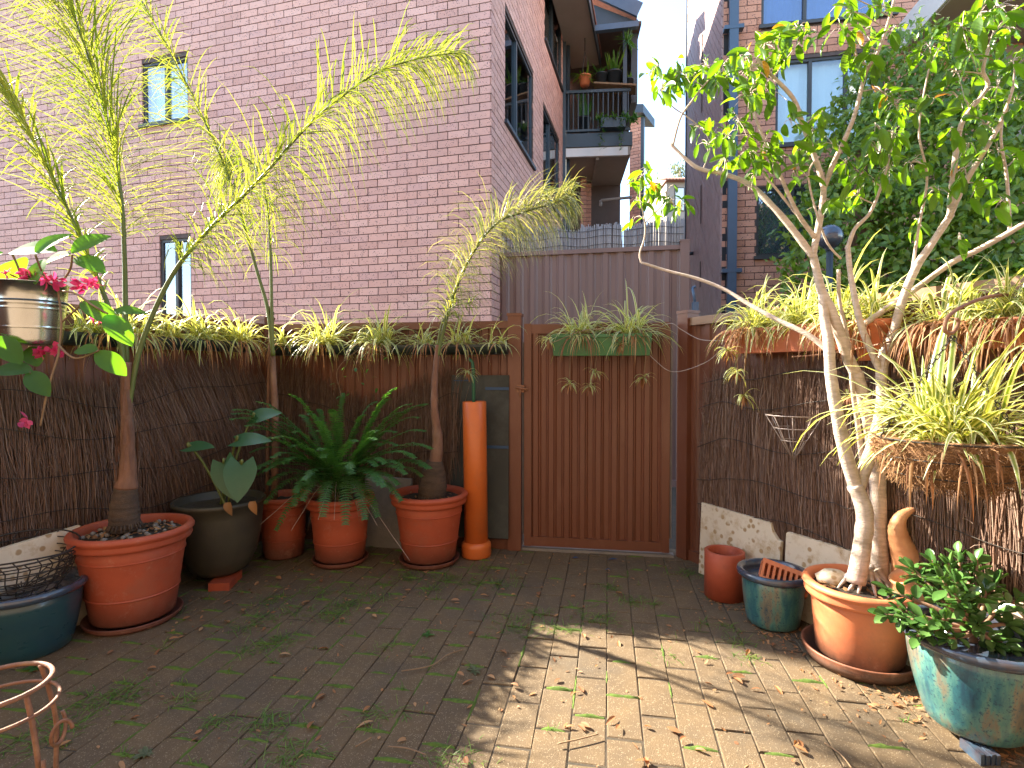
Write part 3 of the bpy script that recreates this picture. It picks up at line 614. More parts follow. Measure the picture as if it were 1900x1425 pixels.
# ---- right apartment block
A10 = math.radians(10); RBc = P(1338, 560, 7.12); RBc.z = 0
rD, rN = h2(math.cos(A10), -math.sin(A10)), h2(-math.sin(A10), -math.cos(A10)); sD, sN = h2(math.sin(A10), math.cos(A10)), h2(-math.cos(A10), math.sin(A10))
rb = thing('apartment_building', RBc, 'orange brick apartment block with a dark boarded end wall on the right', 'building')
k1 = hole(RBc, rD, rN, (1414, 1660), (-120, 22)); k2 = hole(RBc, rD, rN, (1440, 1640), (112, 205)); k2 = (k2[0], k2[1], P(1450, 262, 6.9).z, k2[3]); k3 = hole(RBc, rD, rN, (1404, 1500), (348, 472)); k3 = (k3[0], k3[1] + 0.25, k3[2], k3[3])
bricks(rb, [(RBc, rD, rN, 6.5, 0, 7.2, [k1, k2, k3], 0.07)], 'brick_o')
window(rb, RBc, rD, rN, k1, (0.34, 0.67), 'blueblind', 'glass', 'frame'); window(rb, RBc, rD, rN, k2, (0.33, 0.66), 'curtain', 'glass', 'frame', strips=16)
wn3 = window(rb, RBc, rD, rN, k3, (0.5,), 'curtain', 'glassd', 'frame')
m = M(); s0, s1, z0, z1 = k3; st = 0.075                      # diamond security grille
for i in range(-30, 40):
    for sg in (1, -1):
        pts = []; x = s0 + i * st; zz = z0 if sg > 0 else z1
        for t in (0, z1 - z0):
            pts.append((x + t * 0.62, zz + sg * t))
        (xa, za), (xb, zb) = pts
        def cl(xq): return za + (zb - za) * (xq - xa) / (xb - xa)
        lo, hi = max(xa, s0), min(xb, s1)
        if lo < hi: m.bar(RBc + rD * lo - rN * 0.015 + Z3 * cl(lo), RBc + rD * hi - rN * 0.015 + Z3 * cl(hi), 0.006, 0.006)
part('security_grille', m, 'frame', wn3)
m = M(); q = PL(1358, 300, RBc + rN * 0.06, rN); q.z = 0; m.boxa(q - rD * 0.055, rD * 0.11, rN * 0.07, Z3 * 7.2); dq = part('downpipe', m, 'pipeblue', rb)
for yy in (503, 55):
    m = M(); zc = P(1358, yy, 7.05).z; m.boxa(q - rD * 0.12 - rN * 0.03 + Z3 * (zc - 0.03), rD * 0.24, rN * 0.105, Z3 * 0.05); part('pipe_bracket', m, 'pipeblue', dq)
# dark diagonal cladding on the end wall
def clip(poly, fn):
    out = []
    for i in range(len(poly)):
        a, b = poly[i - 1], poly[i]; fa, fb_ = fn(a), fn(b)
        if (fa >= 0) != (fb_ >= 0): t = fa / (fa - fb_); out.append((a[0] + (b[0] - a[0]) * t, a[1] + (b[1] - a[1]) * t))
        if fb_ >= 0: out.append(b)
    return out
WLn = 3.15; m = M(); bkm = M(); bkm.boxa(RBc - sN * 0.10, sD * WLn, sN * 0.095, Z3 * 9.0); part('wall_backing', bkm, 'dark', rb)
for i in range(-90, 40):
    c0_ = i * 0.135; poly = [(-1, c0_ - 1), (5, c0_ + 5), (5, c0_ + 5 + 0.120), (-1, c0_ - 1 + 0.120)]
    poly = [(x, z + 3.0) for x, z in poly]
    for fn in (lambda p: p[0], lambda p: WLn - p[0], lambda p: p[1], lambda p: 9.0 - p[1]): poly = clip(poly, fn) if poly else poly
    if len(poly) < 3: continue
    pr = rnd(0.016, 0.022); fr_ = [RBc + sD * x + Z3 * z + sN * pr for x, z in poly]; bk = [p - sN * 0.025 for p in fr_]; k = len(poly)
    m.add(fr_ + bk, [tuple(range(k - 1, -1, -1))] + [(j, (j + 1) % k, k + (j + 1) % k, k + j) for j in range(k)], RN.random() + 0.001)
part('cladding_boards', m, 'darkboard', rb, kind='stuff')
for xa, za, zb in ((1.45, 3.55, 4.15), (1.45, 2.55, 2.95), (1.45, 5.3, 6.5)):
    m = M(); m.boxa(RBc + sD * xa + sN * 0.0235 + Z3 * za, sD * 0.07, sN * 0.006, Z3 * (zb - za)); part('wall_slot', m, 'brownwall', rb)
m = M(); m.boxa(RBc + sD * (WLn + 0.002) - sN * 0.1, sD * 0.06, sN * 0.14, Z3 * 9.0); part('corner_trim', m, 'slate', rb)
# balcony slab upper right
bo2 = PL(1672, 60, RBc, rN); so = h2(bo2.x, bo2.y); zb0 = P(1690, 86, 6.6).z
m = M(); m.boxa(so + Z3 * zb0, rD * 3.5, rN * 1.25, Z3 * 0.14); b2 = part('balcony', m, 'soffit', rb)
m = M(); m.boxa(so - rD * 0.03 + Z3 * (zb0 + 0.02), rD * 0.028, rN * 1.28, Z3 * 0.34); m.boxa(so + rN * 1.252 + Z3 * (zb0 + 0.02), rD * 3.5, rN * 0.03, Z3 * 0.34); part('fascia', m, 'white', b2)
m = M(); m.boxa(so + rD * 1.0 + rN * 0.003 + Z3 * (zb0 - 1.2), rD * 2.4, rN * 0.04, Z3 * 1.15); part('render_panel', m, 'soffit', rb)
# lamp and mast on the end wall
m = M(); q = PL(1286, 470, RBc + sN * 0.02, sN); m.tube([q, q + sN * 0.1], 0.03, 10); m.lathe([(0.0, -0.07), (0.06, -0.05), (0.07, 0.0), (0.05, 0.05), (0.0, 0.07)], q + sN * 0.14, 14); tag(part('wall_lamp', m, 'slate', loc=q), 'small dark round lamp on the boarded end wall', 'lamp')
q = P(1290, 580, 5.2); m = M(); m.box(q + Z3 * -0.02, 0.05, 0.05, 0.24); m.tube([h2(q.x, q.y), q], 0.02, 8); m.tube([q + Z3 * 0.08, q + V((-0.03, 0, 0.24))], 0.014, 8); m.tube([q + V((-0.03, 0, 0.24)), q + V((0.0, 0, 0.25))], 0.012, 8); tag(part('gate_closer', m, 'pipeblue', loc=q), 'grey blue rod and box standing beyond the right gate post', 'rod')
# ================================================================ brush screens
def brush(name, pos, L, label, z0f, z1f, bulge, lean, dens, wires, holes=None):
    """pos(t, off, z): point on fence; z0f/z1f(t): lower/upper edge; bulge(t, zfrac): offset; lean(t): sideways tilt per metre"""
    base = pos(L / 2, 0.05, 0); root = thing(name, base, label, 'brush screen'); m = M()
    for layer in range(4):
        n = int(L * dens * 1.25)
        for i in range(n):
            t = L * (i + RN.random()) / n; a, b = z0f(t), z1f(t)
            za = a + (b - a) * rnd(-0.04, 0.62) if layer else a + (b - a) * rnd(-0.02, 0.08)
            zb = min(za + rnd(0.35, 0.75), b + rnd(-0.10, 0.03)) if layer else b - rnd(0.0, 0.12)
            if zb - za < 0.1: continue
            pts = []; ph = rnd(0, 6.28); cx = RN.gauss(0, 0.028)
            for k in range(4):
                f = k / 3; z = za + (zb - za) * f; zf = (z - a) / max(0.1, b - a)
                tt = t + lean(t) * (z - za) + cx * f + 0.010 * math.sin(ph + f * 6); 
                pts.append(pos(tt, 0.030 + bulge(t, zf) + layer * 0.007 + rnd(-0.006, 0.006), z))
            r0 = rnd(0.0011, 0.0029); m.tube(pts, [r0, r0 * 1.05, r0 * 0.85, r0 * 0.5], 3, False, RN.random() + 0.001)
    for i in range(int(L * dens * 0.7)):          # loose fine ends sticking out
        t = rnd(0, L); zf = RN.random(); a, b = z0f(t), z1f(t); z = a + (b - a) * zf; p = pos(t, 0.055 + bulge(t, zf), z)
        q = p + (pos(0, 1, 0) - pos(0, 0, 0)) * rnd(0.0, 0.03) + (pos(1, 0, 0) - pos(0, 0, 0)) * rnd(-0.05, 0.05) + Z3 * rnd(-0.02, 0.07)
        m.tube([p, (p + q) / 2 + Z3 * 0.006, q], [0.0012, 0.001, 0.0006], 3, False, RN.random() + 0.001)
    part('brushwood', m, 'twig', root, kind='stuff')
    for w in wires:
        m = M(); m.tube([pos(L * i / 40, 0.062 + bulge(L * i / 40, w), z0f(L * i / 40) + (z1f(L * i / 40) - z0f(L * i / 40)) * w + 0.02 * math.sin(i * 0.5 + w * 9)) for i in range(41)], 0.0022, 4); part('tie_wire', m, 'wire', root)
    return root
pxL = lambda t: proj(fl(max(0, min(t, 2.2)), 0.05, 1.0))[0]
brush('brush_screen', fl, 2.4, 'dark brown brushwood screen bulging along the left fence', lambda t: 0.10 + 0.12 * max(0, t - 1.0), lambda t: 1.265 + 0.035 * math.sin(t * 5) - 0.07 * max(0, math.sin((t - 0.75) * 3.0)),
      lambda t, f: 0.10 * math.sin(min(1, max(0, f)) * math.pi) ** 1.2 * (0.6 + 0.4 * math.sin(t * 3.0)) + 0.02, lambda t: 0.28 if t < 0.8 else 0.05, 330, (0.16, 0.34, 0.52, 0.70, 0.86))
brush('brush_screen', lambda t, o=0, z=0: fb(T_CL + t, o, z), tB(862) - T_CL - 0.02, 'dark brown brushwood screen on the back fence behind the ferns', lambda t: 0.08, lambda t: 1.24 + 0.05 * math.sin(t * 6) - 0.14 * max(0, math.sin(t * 2.6 - 0.5)),
      lambda t, f: 0.03 * math.sin(f * 3.0), lambda t: 0.02, 300, (0.2, 0.5, 0.8))
R_A = onR(1318); R_B = 2.5
brush('brush_screen', lambda t, o=0, z=0: fr(R_A + t, o, z), R_B - R_A, 'sunlit brown brushwood screen wired along the right fence', lambda t: 0.06, lambda t: 1.29 - 0.03 * math.sin(t * 4) - (0.5 * max(0, 0.2 - t)) - (0.05 if t > 0.9 else 0),
      lambda t, f: 0.035 * math.sin(max(0, min(1, f)) * 3.1) + 0.01, lambda t: -0.03 + 0.12 * max(0, 0.5 - t), 360, (0.15, 0.3, 0.45, 0.62, 0.8, 0.93))
# ================================================================ pots
def pot(name, c, prof, mat, label, cat='pot', soil_z=None, soil_r=None, rimprof=None, n=48, rim='terra', bands=(), soilmat='soil', wob=0.0):
    root = thing(name, c, label, cat)
    m = M(); m.lathe(prof, c, n, wob=wob); b = part('body', m, mat, root)
    if rimprof: m = M(); m.lathe(rimprof, c, n, wob=wob); part('rim', m, rim, root)
    for (rr, z, k) in bands:
        m = M(); m.lathe([(rr - 0.002, z - k), (rr + k * 0.7, z - k * 0.5), (rr + k * 0.8, z), (rr + k * 0.7, z + k * 0.5), (rr - 0.002, z + k)], c, n); part('band', m, mat, root)
    if soil_z is not None:
        m = M(); rows = []; nr = 6; vs = [V(c) + Z3 * (soil_z + 0.01)]; fs = []
        for i in range(1, nr + 1):
            for j in range(24):
                q = j / 24 * 6.2832; rr = soil_r * i / nr; vs.append(V(c) + V((rr * math.cos(q), rr * math.sin(q), soil_z + rnd(-0.006, 0.008) + 0.01 * (1 - i / nr))))
        for j in range(24): fs.append((0, 1 + j, 1 + (j + 1) % 24))
        for i in range(nr - 1):
            for j in range(24): a = 1 + i * 24; fs.append((a + j, a + 24 + j, a + 24 + (j + 1) % 24, a + (j + 1) % 24))
        m.add(vs, fs, 0, None, True); part('soil', m, soilmat, root)
    return root
def classic(c, R_, rb, h, label, mat='terra', soil=0.045, bands=True, z0=0.03, rimh=0.055, name='terracotta_pot'):
    """moulded nursery pot: tapered wall, thick rolled rim, ridge lines"""
    c = V((c[0], c[1], 0)); w = 0.018; hb = h - rimh
    body = [(0.0, z0), (rb * 0.96, z0), (rb, z0 + 0.012)] + [(rb + (R_ - w * 1.2 - rb) * f, z0 + 0.012 + (hb - z0) * f) for f in (0.25, 0.5, 0.75, 1.0)]
    inner = [(R_ - w * 1.6, hb + 0.012), (R_ - w * 2.0, hb - 0.05), (R_ - w * 2.6, hb - 0.12), (0, hb - 0.13)]
    rim = [(R_ - w * 1.4, hb - 0.018), (R_ - 0.004, hb - 0.012), (R_ + 0.001, hb + 0.0), (R_ - 0.004, hb + 0.014), (R_ - 0.002, hb + 0.02), (R_ + 0.008, hb + 0.03), (R_ + 0.010, h - 0.016), (R_ + 0.002, h - 0.003), (R_ - 0.012, h), (R_ - 0.026, h - 0.006), (R_ - 0.03, h - 0.03), (R_ - w * 2.4, hb - 0.06)]
    bd = [(rb + (R_ - w * 1.2 - rb) * f, z0 + 0.012 + (hb - z0) * f, 0.006) for f in ((0.30, 0.78) if bands else ())]
    return pot(name, c, body + inner, mat, label, 'pot', h - soil, R_ - 0.032, rim, 56, mat, bd)
def saucer(c, r, label, mat='terra', h=0.035, n=48):
    c = V((c[0], c[1], 0)); m = M(); m.lathe([(0, 0.002), (r * 0.90, 0.002), (r * 0.985, h * 0.55), (r * 0.97, h * 0.62), (r * 1.01, h * 0.9), (r, h), (r * 0.96, h * 0.96), (r * 0.88, 0.014), (0, 0.012)], c, n)
    return tag(part('saucer', m, mat, loc=c), label, 'saucer')
def litter(c, r, z, n, mat='dry', parent=None, name='leaf_litter', sz=(0.02, 0.05)):
    m = M()
    for i in range(n):
        q, rr = rnd(0, 6.28), r * math.sqrt(RN.random()); p = V((c[0] + rr * math.cos(q), c[1] + rr * math.sin(q), z + rnd(0.0, 0.012)))
        lg = leafgrid(rnd(*sz), rnd(0.008, 0.018), lambda t: math.sin(math.pi * min(1, t * 0.96 + 0.03)) ** 0.8, 3, rnd(-0.3, 0.4), rnd(-0.4, 0.5)); m.join(lg, frame(p, (math.cos(q * 7), math.sin(q * 7), rnd(-0.25, 0.3)), Z3, 1, rnd(-0.5, 0.5)), RN.random() + 0.001)
    return part(name, m, mat, parent, kind='stuff', loc=None if parent else V((c[0], c[1], z)))
PA_ = (-1.84, 2.60); classic(PA_, 0.25, 0.175, 0.455, 'large terracotta pot holding the tall palm by the left fence'); saucer(PA_, 0.205, 'round terracotta saucer under the large left palm pot')
PBk = (-1.69, 3.10)
pot('dark_pot', V((PBk[0], PBk[1], 0.045)), [(0, 0), (0.10, 0.0), (0.15, 0.03), (0.19, 0.11), (0.215, 0.22), (0.228, 0.34), (0.235, 0.40), (0.243, 0.405), (0.245, 0.42), (0.238, 0.428), (0.225, 0.42), (0.21, 0.36), (0, 0.33)], 'darkpot', 'dark olive rounded pot raised on an orange brick', 'pot', 0.385, 0.215)
q = V((-1.60, 2.93, 0)); m = M(); m.boxa(q + V((-0.06, -0.01, 0.0)), V((0.11, 0.01, 0)), V((-0.03, 0.20, 0)), Z3 * 0.044); tag(part('brick', m, 'clay', loc=q), 'orange red brick propping up the dark olive pot', 'brick')
PC_ = (-1.50, 3.52); classic(PC_, 0.165, 0.125, 0.40, 'terracotta pot half hidden between the dark pot and the fern pot', bands=True, z0=0.004)
PD_ = (-1.09, 3.40); classic(PD_, 0.205, 0.15, 0.425, 'terracotta pot of the sprawling sword fern'); saucer(PD_, 0.172, 'terracotta saucer under the sword fern pot')
PE_ = (-0.525, 3.40); classic(PE_, 0.236, 0.165, 0.445, 'terracotta pot of the small palm beside the orange pipe'); saucer(PE_, 0.19, 'terracotta saucer under the small palm pot')
# glazed pots
def glazed(c, R_, rb, h, label, z0=0.0, soil=None, gm='glaze'):
    c = V((c[0], c[1], z0)); k = lambda f: rb + (R_ - 0.02 - rb) * (1 - (1 - f) ** 1.6)
    body = [(0, 0), (rb * 0.9, 0), (rb, 0.012)] + [(k(f), 0.012 + (h - 0.05) * f) for f in (0.15, 0.3, 0.5, 0.7, 0.85, 1.0)] + [(R_ - 0.03, h - 0.03), (R_ - 0.04, h - 0.09), (R_ - 0.05, h - 0.15), (0, h - 0.16)]
    rim = [(R_ - 0.024, h - 0.042), (R_ - 0.004, h - 0.034), (R_ + 0.004, h - 0.02), (R_, h - 0.004), (R_ - 0.012, h), (R_ - 0.028, h - 0.006), (R_ - 0.034, h - 0.03), (R_ - 0.034, h - 0.06)]
    return pot('glazed_pot', c, body, gm, label, 'pot', soil, R_ - 0.038, rim, 56, 'glaze_rim')
PBL = (-2.10, 2.31); glazed(PBL, 0.215, 0.155, 0.29, 'blue glazed pot full of old wire baskets at the left edge', gm='glaze_shade')
PS_ = (1.25, 2.56); glazed(PS_, 0.160, 0.115, 0.26, 'blue green glazed pot with an air brick inside it')
PF_ = (1.535, 1.765); glazed(PF_, 0.21, 0.135, 0.31, 'blue green glazed pot of the jade plant, nearest on the right', 0.035, 0.255)
for dx, dy, lab in ((-0.075, -0.10, 'ribbed blue glazed foot under the front left of the jade plant pot'), (0.09, 0.07, 'ribbed blue glazed foot at the back of the jade plant pot')):
    q = V((PF_[0] + dx, PF_[1] + dy, 0)); f_ = thing('ceramic_riser', q, lab, 'pot foot')
    for i in range(4): m = M(); m.boxa(q + V((-0.032 + i * 0.016, -0.05, 0)), V((0.0145, 0.003, 0)), V((0.005, 0.085, 0)), Z3 * (0.034 - 0.003 * (i % 2))); part('ridge', m, 'glaze_rim', f_)
PO_ = (1.445, 2.22); classic(PO_, 0.205, 0.16, 0.335, 'orange terracotta tub of the fig tree on the right', 'terra_lt', 0.035, False, rimh=0.05); saucer(PO_, 0.212, 'wide terracotta saucer under the fig tree tub', 'terra_lt', 0.062)
PX_ = (1.86, 1.66); pot('terracotta_pot', V((PX_[0], PX_[1], 0)), [(0, 0), (0.12, 0), (0.125, 0.01), (0.165, 0.26), (0.175, 0.27), (0.175, 0.30), (0.155, 0.30), (0.14, 0.2), (0, 0.2)], 'terra_lt', 'orange terracotta pot behind the jade pot at the right edge', 'pot', 0.26, 0.15)
# ================================================================ pipes, slabs, boards
def pipe(name, c, r, h, mat, label, flange=0, wall=0.008, tilt=None):
    c = V(c); root = thing(name, c, label, 'pipe'); m = M(); rt = tilt
    m.lathe([(r, 0.0), (r, h - 0.003), (r - 0.003, h), (r - wall + 0.002, h), (r - wall, h - 0.003), (r - wall, 0.0), (r, 0)], c, 40, rt); part('tube', m, mat, root)
    if flange: m = M(); m.lathe([(r + 0.001, 0.10), (r + 0.006, 0.098), (r + 0.018, 0.085), (r + 0.020, 0.07), (r + 0.020, 0.012), (r + 0.014, 0.001), (r + 0.001, 0.001)], c, 40, rt); part('socket', m, mat, root)
    return root
pp = P(884, 1000, 3.50); pipe('drain_pipe', (pp.x, 3.50, 0.0), 0.077, 1.01, 'pvc', 'tall orange plastic drain pipe standing on its socket by the gate', 1, 0.006, Matrix.Rotation(-0.012, 3, 'Y'))
m = M(); q = V((pp.x - 0.01, 3.52, 0)); m.tube([q + Z3 * 0.3, q + V((-0.012, 0.03, 1.22)), q + V((-0.02, 0.03, 1.27)), q + V((-0.045, 0.03, 1.29))], 0.011, 8); tag(part('stake', m, 'greenstake', loc=q + Z3 * 0.3), 'green stake sticking out of the orange drain pipe', 'stake')
pipe('clay_pipe', (1.14, 2.87, 0.0), 0.102, 0.245, 'clay', 'short red clay pipe standing in front of the stone slab', 0, 0.02)
bd = thing('board', fb(tB(893), 0.06, 0.09), 'dark grey board with blue tape leaning behind the orange pipe', 'board'); m = M(); b0, b1 = tB(841), tB(947)
m.boxa(fb(b0, 0.075, 0.09), DB * (b1 - b0), NB * 0.012, Z3 * 1.09 - NB * 0.03); part('sheet', m, 'board', bd)
for x0, x1, z_ in ((0.6, 1.0, 0.99), (0.62, 1.0, 0.60), (0.05, 0.33, 1.05)):
    m = M(); k = (z_ - 0.0) / 1.09 * 0.03; m.boxa(fb(b0 + (b1 - b0) * x0, 0.089 - k + 0.0025, 0.09 + z_), DB * ((b1 - b0) * (x1 - x0)), NB * 0.0015, Z3 * (0.02 if x0 > 0.3 else 0.006)); part('tape_strip', m, 'tape', bd)
def slab(name, pts2, th, mat, label, pos, lean=0.02, off=0.125):
    """pts2: outline (t, z); leans back against the fence"""
    m = M(); zt = max(z for _, z in pts2); f = [pos(t, off - lean * z / zt, z) for t, z in pts2]; nrm = (pos(0, 1, 0) - pos(0, 0, 0)); b = [p - nrm * th for p in f]; k = len(f)
    m.add(f + b, [tuple(range(k)), tuple(range(2 * k - 1, k - 1, -1))] + [(j, k + j, k + (j + 1) % k, (j + 1) % k) for j in range(k)])
    c = sum(f, V()) / k; return tag(part(name, m, mat, loc=h2(c.x, c.y)), label, 'slab')
ta, tb_ = onR(1304, 0.1), onR(1453, 0.1)
slab('stone_slab', [(ta, 0.0), (tb_, 0.0), (tb_, 0.34), (tb_ - 0.02, 0.345), (tb_ - 0.05, 0.375), (tb_ - 0.065, 0.42), (ta, 0.42)], 0.02, 'slab', 'cream stone slab with a chipped corner leaning behind the clay pipe', fr)
tc = onR(1457, 0.12); slab('stone_slab', [(tc, 0.0), (tc + 0.62, 0.0), (tc + 0.62, 0.40), (tc + 0.008, 0.40), (tc, 0.392)], 0.02, 'slab', 'cream stone slab leaning behind the fig tree trunks', fr)
td = onR(1857, 0.1); slab('stone_slab', [(td, 0.0), (td + 0.6, 0.0), (td + 0.6, 0.385), (td, 0.40)], 0.02, 'slab', 'cream stone slab behind the jade plant at the right edge', fr)
slab('stone_slab', [(1.32, 0.0), (2.1, 0.0), (2.1, 0.41), (1.36, 0.46)], 0.02, 'slab', 'pale stone slab behind the wire baskets at the left edge', fl, 0.05, 0.26)
slab('concrete_slab', [(tB(688) - T_CL, 0.0), (tB(772) - T_CL, 0.0), (tB(772) - T_CL, 0.47), (tB(688) - T_CL, 0.49)], 0.04, 'concrete', 'grey concrete slab behind the two terracotta pots on the back fence', lambda t, o=0, z=0: fb(T_CL + t, o, z))
# air brick inside the small glazed pot
ab = thing('air_brick', V((PS_[0] + 0.03, PS_[1], 0.13)), 'orange slotted air brick lying in the small glazed pot', 'brick'); q = V((PS_[0] + 0.045, PS_[1] - 0.01, 0.215)); rt = Matrix.Rotation(math.radians(-22), 3, 'Z') @ Matrix.Rotation(math.radians(16), 3, 'Y') @ Matrix.Rotation(math.radians(-42), 3, 'X')
m = M()
for zz in (-0.045, 0.045): m.box(q + rt @ V((0, 0, zz)), 0.21, 0.05, 0.022, rot=rt)
for i in range(9): m.box(q + rt @ V((-0.097 + i * 0.0243, 0, 0)), 0.011, 0.05, 0.068, rot=rt)
m.box(q + rt @ V((0, 0.026, 0)), 0.21, 0.004, 0.112, rot=rt); part('grid', m, 'terra_lt', ab)
# curved ceramic horn behind the fig tub
hb = thing('ceramic_horn', V((1.60, 2.23, 0.29)), 'curved terracotta horn shaped ornament rising behind the fig tree tub', 'ornament')
path = smooth([(1.655, 2.20, 0.27, 0.085), (1.65, 2.20, 0.36, 0.076), (1.622, 2.20, 0.44, 0.056), (1.590, 2.195, 0.51, 0.040), (1.576, 2.19, 0.565, 0.032), (1.584, 2.185, 0.607, 0.024), (1.610, 2.18, 0.632, 0.016), (1.632, 2.175, 0.645, 0.009)], 6)
m = M(); m.tube([p[:3] for p in path], [p[3] * (1 + 0.03 * math.sin(i * 2.4)) for i, p in enumerate(path)], 18); part('horn', m, 'cream_clay', hb)
m = M(); m.lathe([(0.0, -0.055), (0.05, -0.05), (0.072, -0.015), (0.07, 0.03), (0.05, 0.06), (0.055, 0.075), (0.046, 0.078), (0.04, 0.06), (0, 0.02)], V((1.575, 2.10, 0.335)), 24, Matrix.Rotation(-0.5, 3, 'Y')); part('mouth', m, 'cream_clay', hb)
# blue scraps and small orange chip by the gate
for i, (px, py, sz) in enumerate(((1137, 1038, 0.035), (1068, 1035, 0.02), (1128, 1057, 0.018))):
    q = G(px, py, 0.004); m = M(); m.add([q + V((-sz, 0, 0)), q + V((sz * 0.2, -0.008, 0.004)), q + V((sz, 0.003, 0.002)), q + V((0, 0.012, 0.006))], [(0, 1, 2, 3)]); tag(part('plastic_scrap', m, 'tape', loc=q), ('largest', 'leftmost', 'lowest')[i] + ' of three blue plastic scraps on the paving by the gate', 'scrap')
# ================================================================ wire things
# heap of wire baskets in the left glazed pot
def ring(c, r, n=28, rot=None):
    return [V(c) + (rot @ V((r * math.cos(i / n * 6.2832), r * math.sin(i / n * 6.2832), 0)) if rot else V((r * math.cos(i / n * 6.2832), r * math.sin(i / n * 6.2832), 0))) for i in range(n)]
for b_, (dz, rr, tl, lab) in enumerate(((0.385, 0.20, 0.10, 'uppermost rusty wire basket nested in the left blue pot'), (0.34, 0.19, -0.12, 'lower rusty wire basket nested in the left blue pot'))):
    c = V((PBL[0] - 0.02, PBL[1], dz)); rt = Matrix.Rotation(tl, 3, 'X') @ Matrix.Rotation(tl * 0.8, 3, 'Y'); wb = thing('wire_basket', c - Z3 * 0.13, lab, 'basket')
    for k, (z, f) in enumerate(((0.06, 1.0), (0.03, 0.97), (0.0, 0.93), (-0.03, 0.86), (-0.06, 0.76), (-0.09, 0.62), (-0.115, 0.4))):
        m = M(); m.tube(ring(c + rt @ V((0, 0, z)), rr * f, 30, rt), 0.004 if k == 0 else 0.0027, 5, closed=True); part('hoop', m, 'wire', wb)
    m = M()
    for i in range(16):
        a = i / 16 * 6.2832 + b_ * 0.2
        m.tube([c + rt @ V((rr * f * math.cos(a + s_), rr * f * math.sin(a + s_), z)) for z, f, s_ in ((0.06, 1.0, 0), (0.03, 0.97, 0.1), (-0.03, 0.86, 0.05), (-0.09, 0.62, 0.0), (-0.125, 0.05, 0))], 0.0025, 4)
    part('ribs', m, 'wire', wb)
# scrolled iron plant stand bottom left
ps = thing('plant_stand', V((-0.92, 1.05, 0)), 'rusty scrolled iron plant stand in the bottom left corner', 'plant stand'); sc_ = V((-1.02, 1.20, 0.0)); zr = 0.47
rc = P(-10, 1275, 1.20); rc = V((rc.x, rc.y, 0)); zr = P(-10, 1275, 1.20).z
m = M(); m.tube(ring(rc + Z3 * zr, 0.10, 36), 0.0055, 8, closed=True); part('top_ring', m, 'rust', ps)
m = M(); m.tube(ring(rc + Z3 * (zr - 0.05), 0.112, 36), 0.004, 8, closed=True); part('lower_ring', m, 'rust', ps)
for k in range(4):
    a = k * math.pi / 2 - 0.25; d_ = V((math.cos(a), math.sin(a), 0)); m = M()
    pts = smooth([tuple(rc + d_ * r_ + Z3 * z_) for r_, z_ in ((0.095, zr), (0.115, zr - 0.08), (0.128, zr - 0.17), (0.125, zr - 0.30), (0.14, zr * 0.2), (0.155, 0.004))], 5); m.tube(pts, 0.0055, 8); part('leg', m, 'rust', ps)
    m = M(); pts = []
    for i in range(26):
        th_ = i / 25 * 2.2 * math.pi; rr = 0.012 + 0.018 * i / 25; pts.append(rc + d_ * (0.118 + rr * math.cos(th_)) + V((-d_.y, d_.x, 0)) * (-0.05 + 0.002 * i) + Z3 * (zr - 0.17 + rr * 1.6 * math.sin(th_)))
    m.tube(pts, 0.0045, 7); part('scroll', m, 'rust', ps)
# cone shaped wire basket on the right brush screen
ct = onR(1478, 0.12); cc = fr(ct, 0.14, 0); cz = P(1478, 770, cc.y).z; cn = thing('wire_cone', cc + Z3 * (cz - 0.24), 'pale wire cone basket hanging point down on the right brush screen', 'basket'); ct_tip = P(1467, 855, cc.y).z
for f in (0.0, 0.28, 0.55):
    m = M(); m.tube(ring(cc + Z3 * (cz + (ct_tip - cz) * f), 0.125 * (1 - f), 28), 0.0026, 5, closed=True); part('hoop', m, 'wire_pale', cn)
for i in range(9):
    a = i / 9 * 6.2832; m = M(); m.tube([cc + V((0.125 * math.cos(a), 0.125 * math.sin(a), cz)), cc + Z3 * ct_tip], 0.0022, 5); part('spoke', m, 'wire_pale', cn)
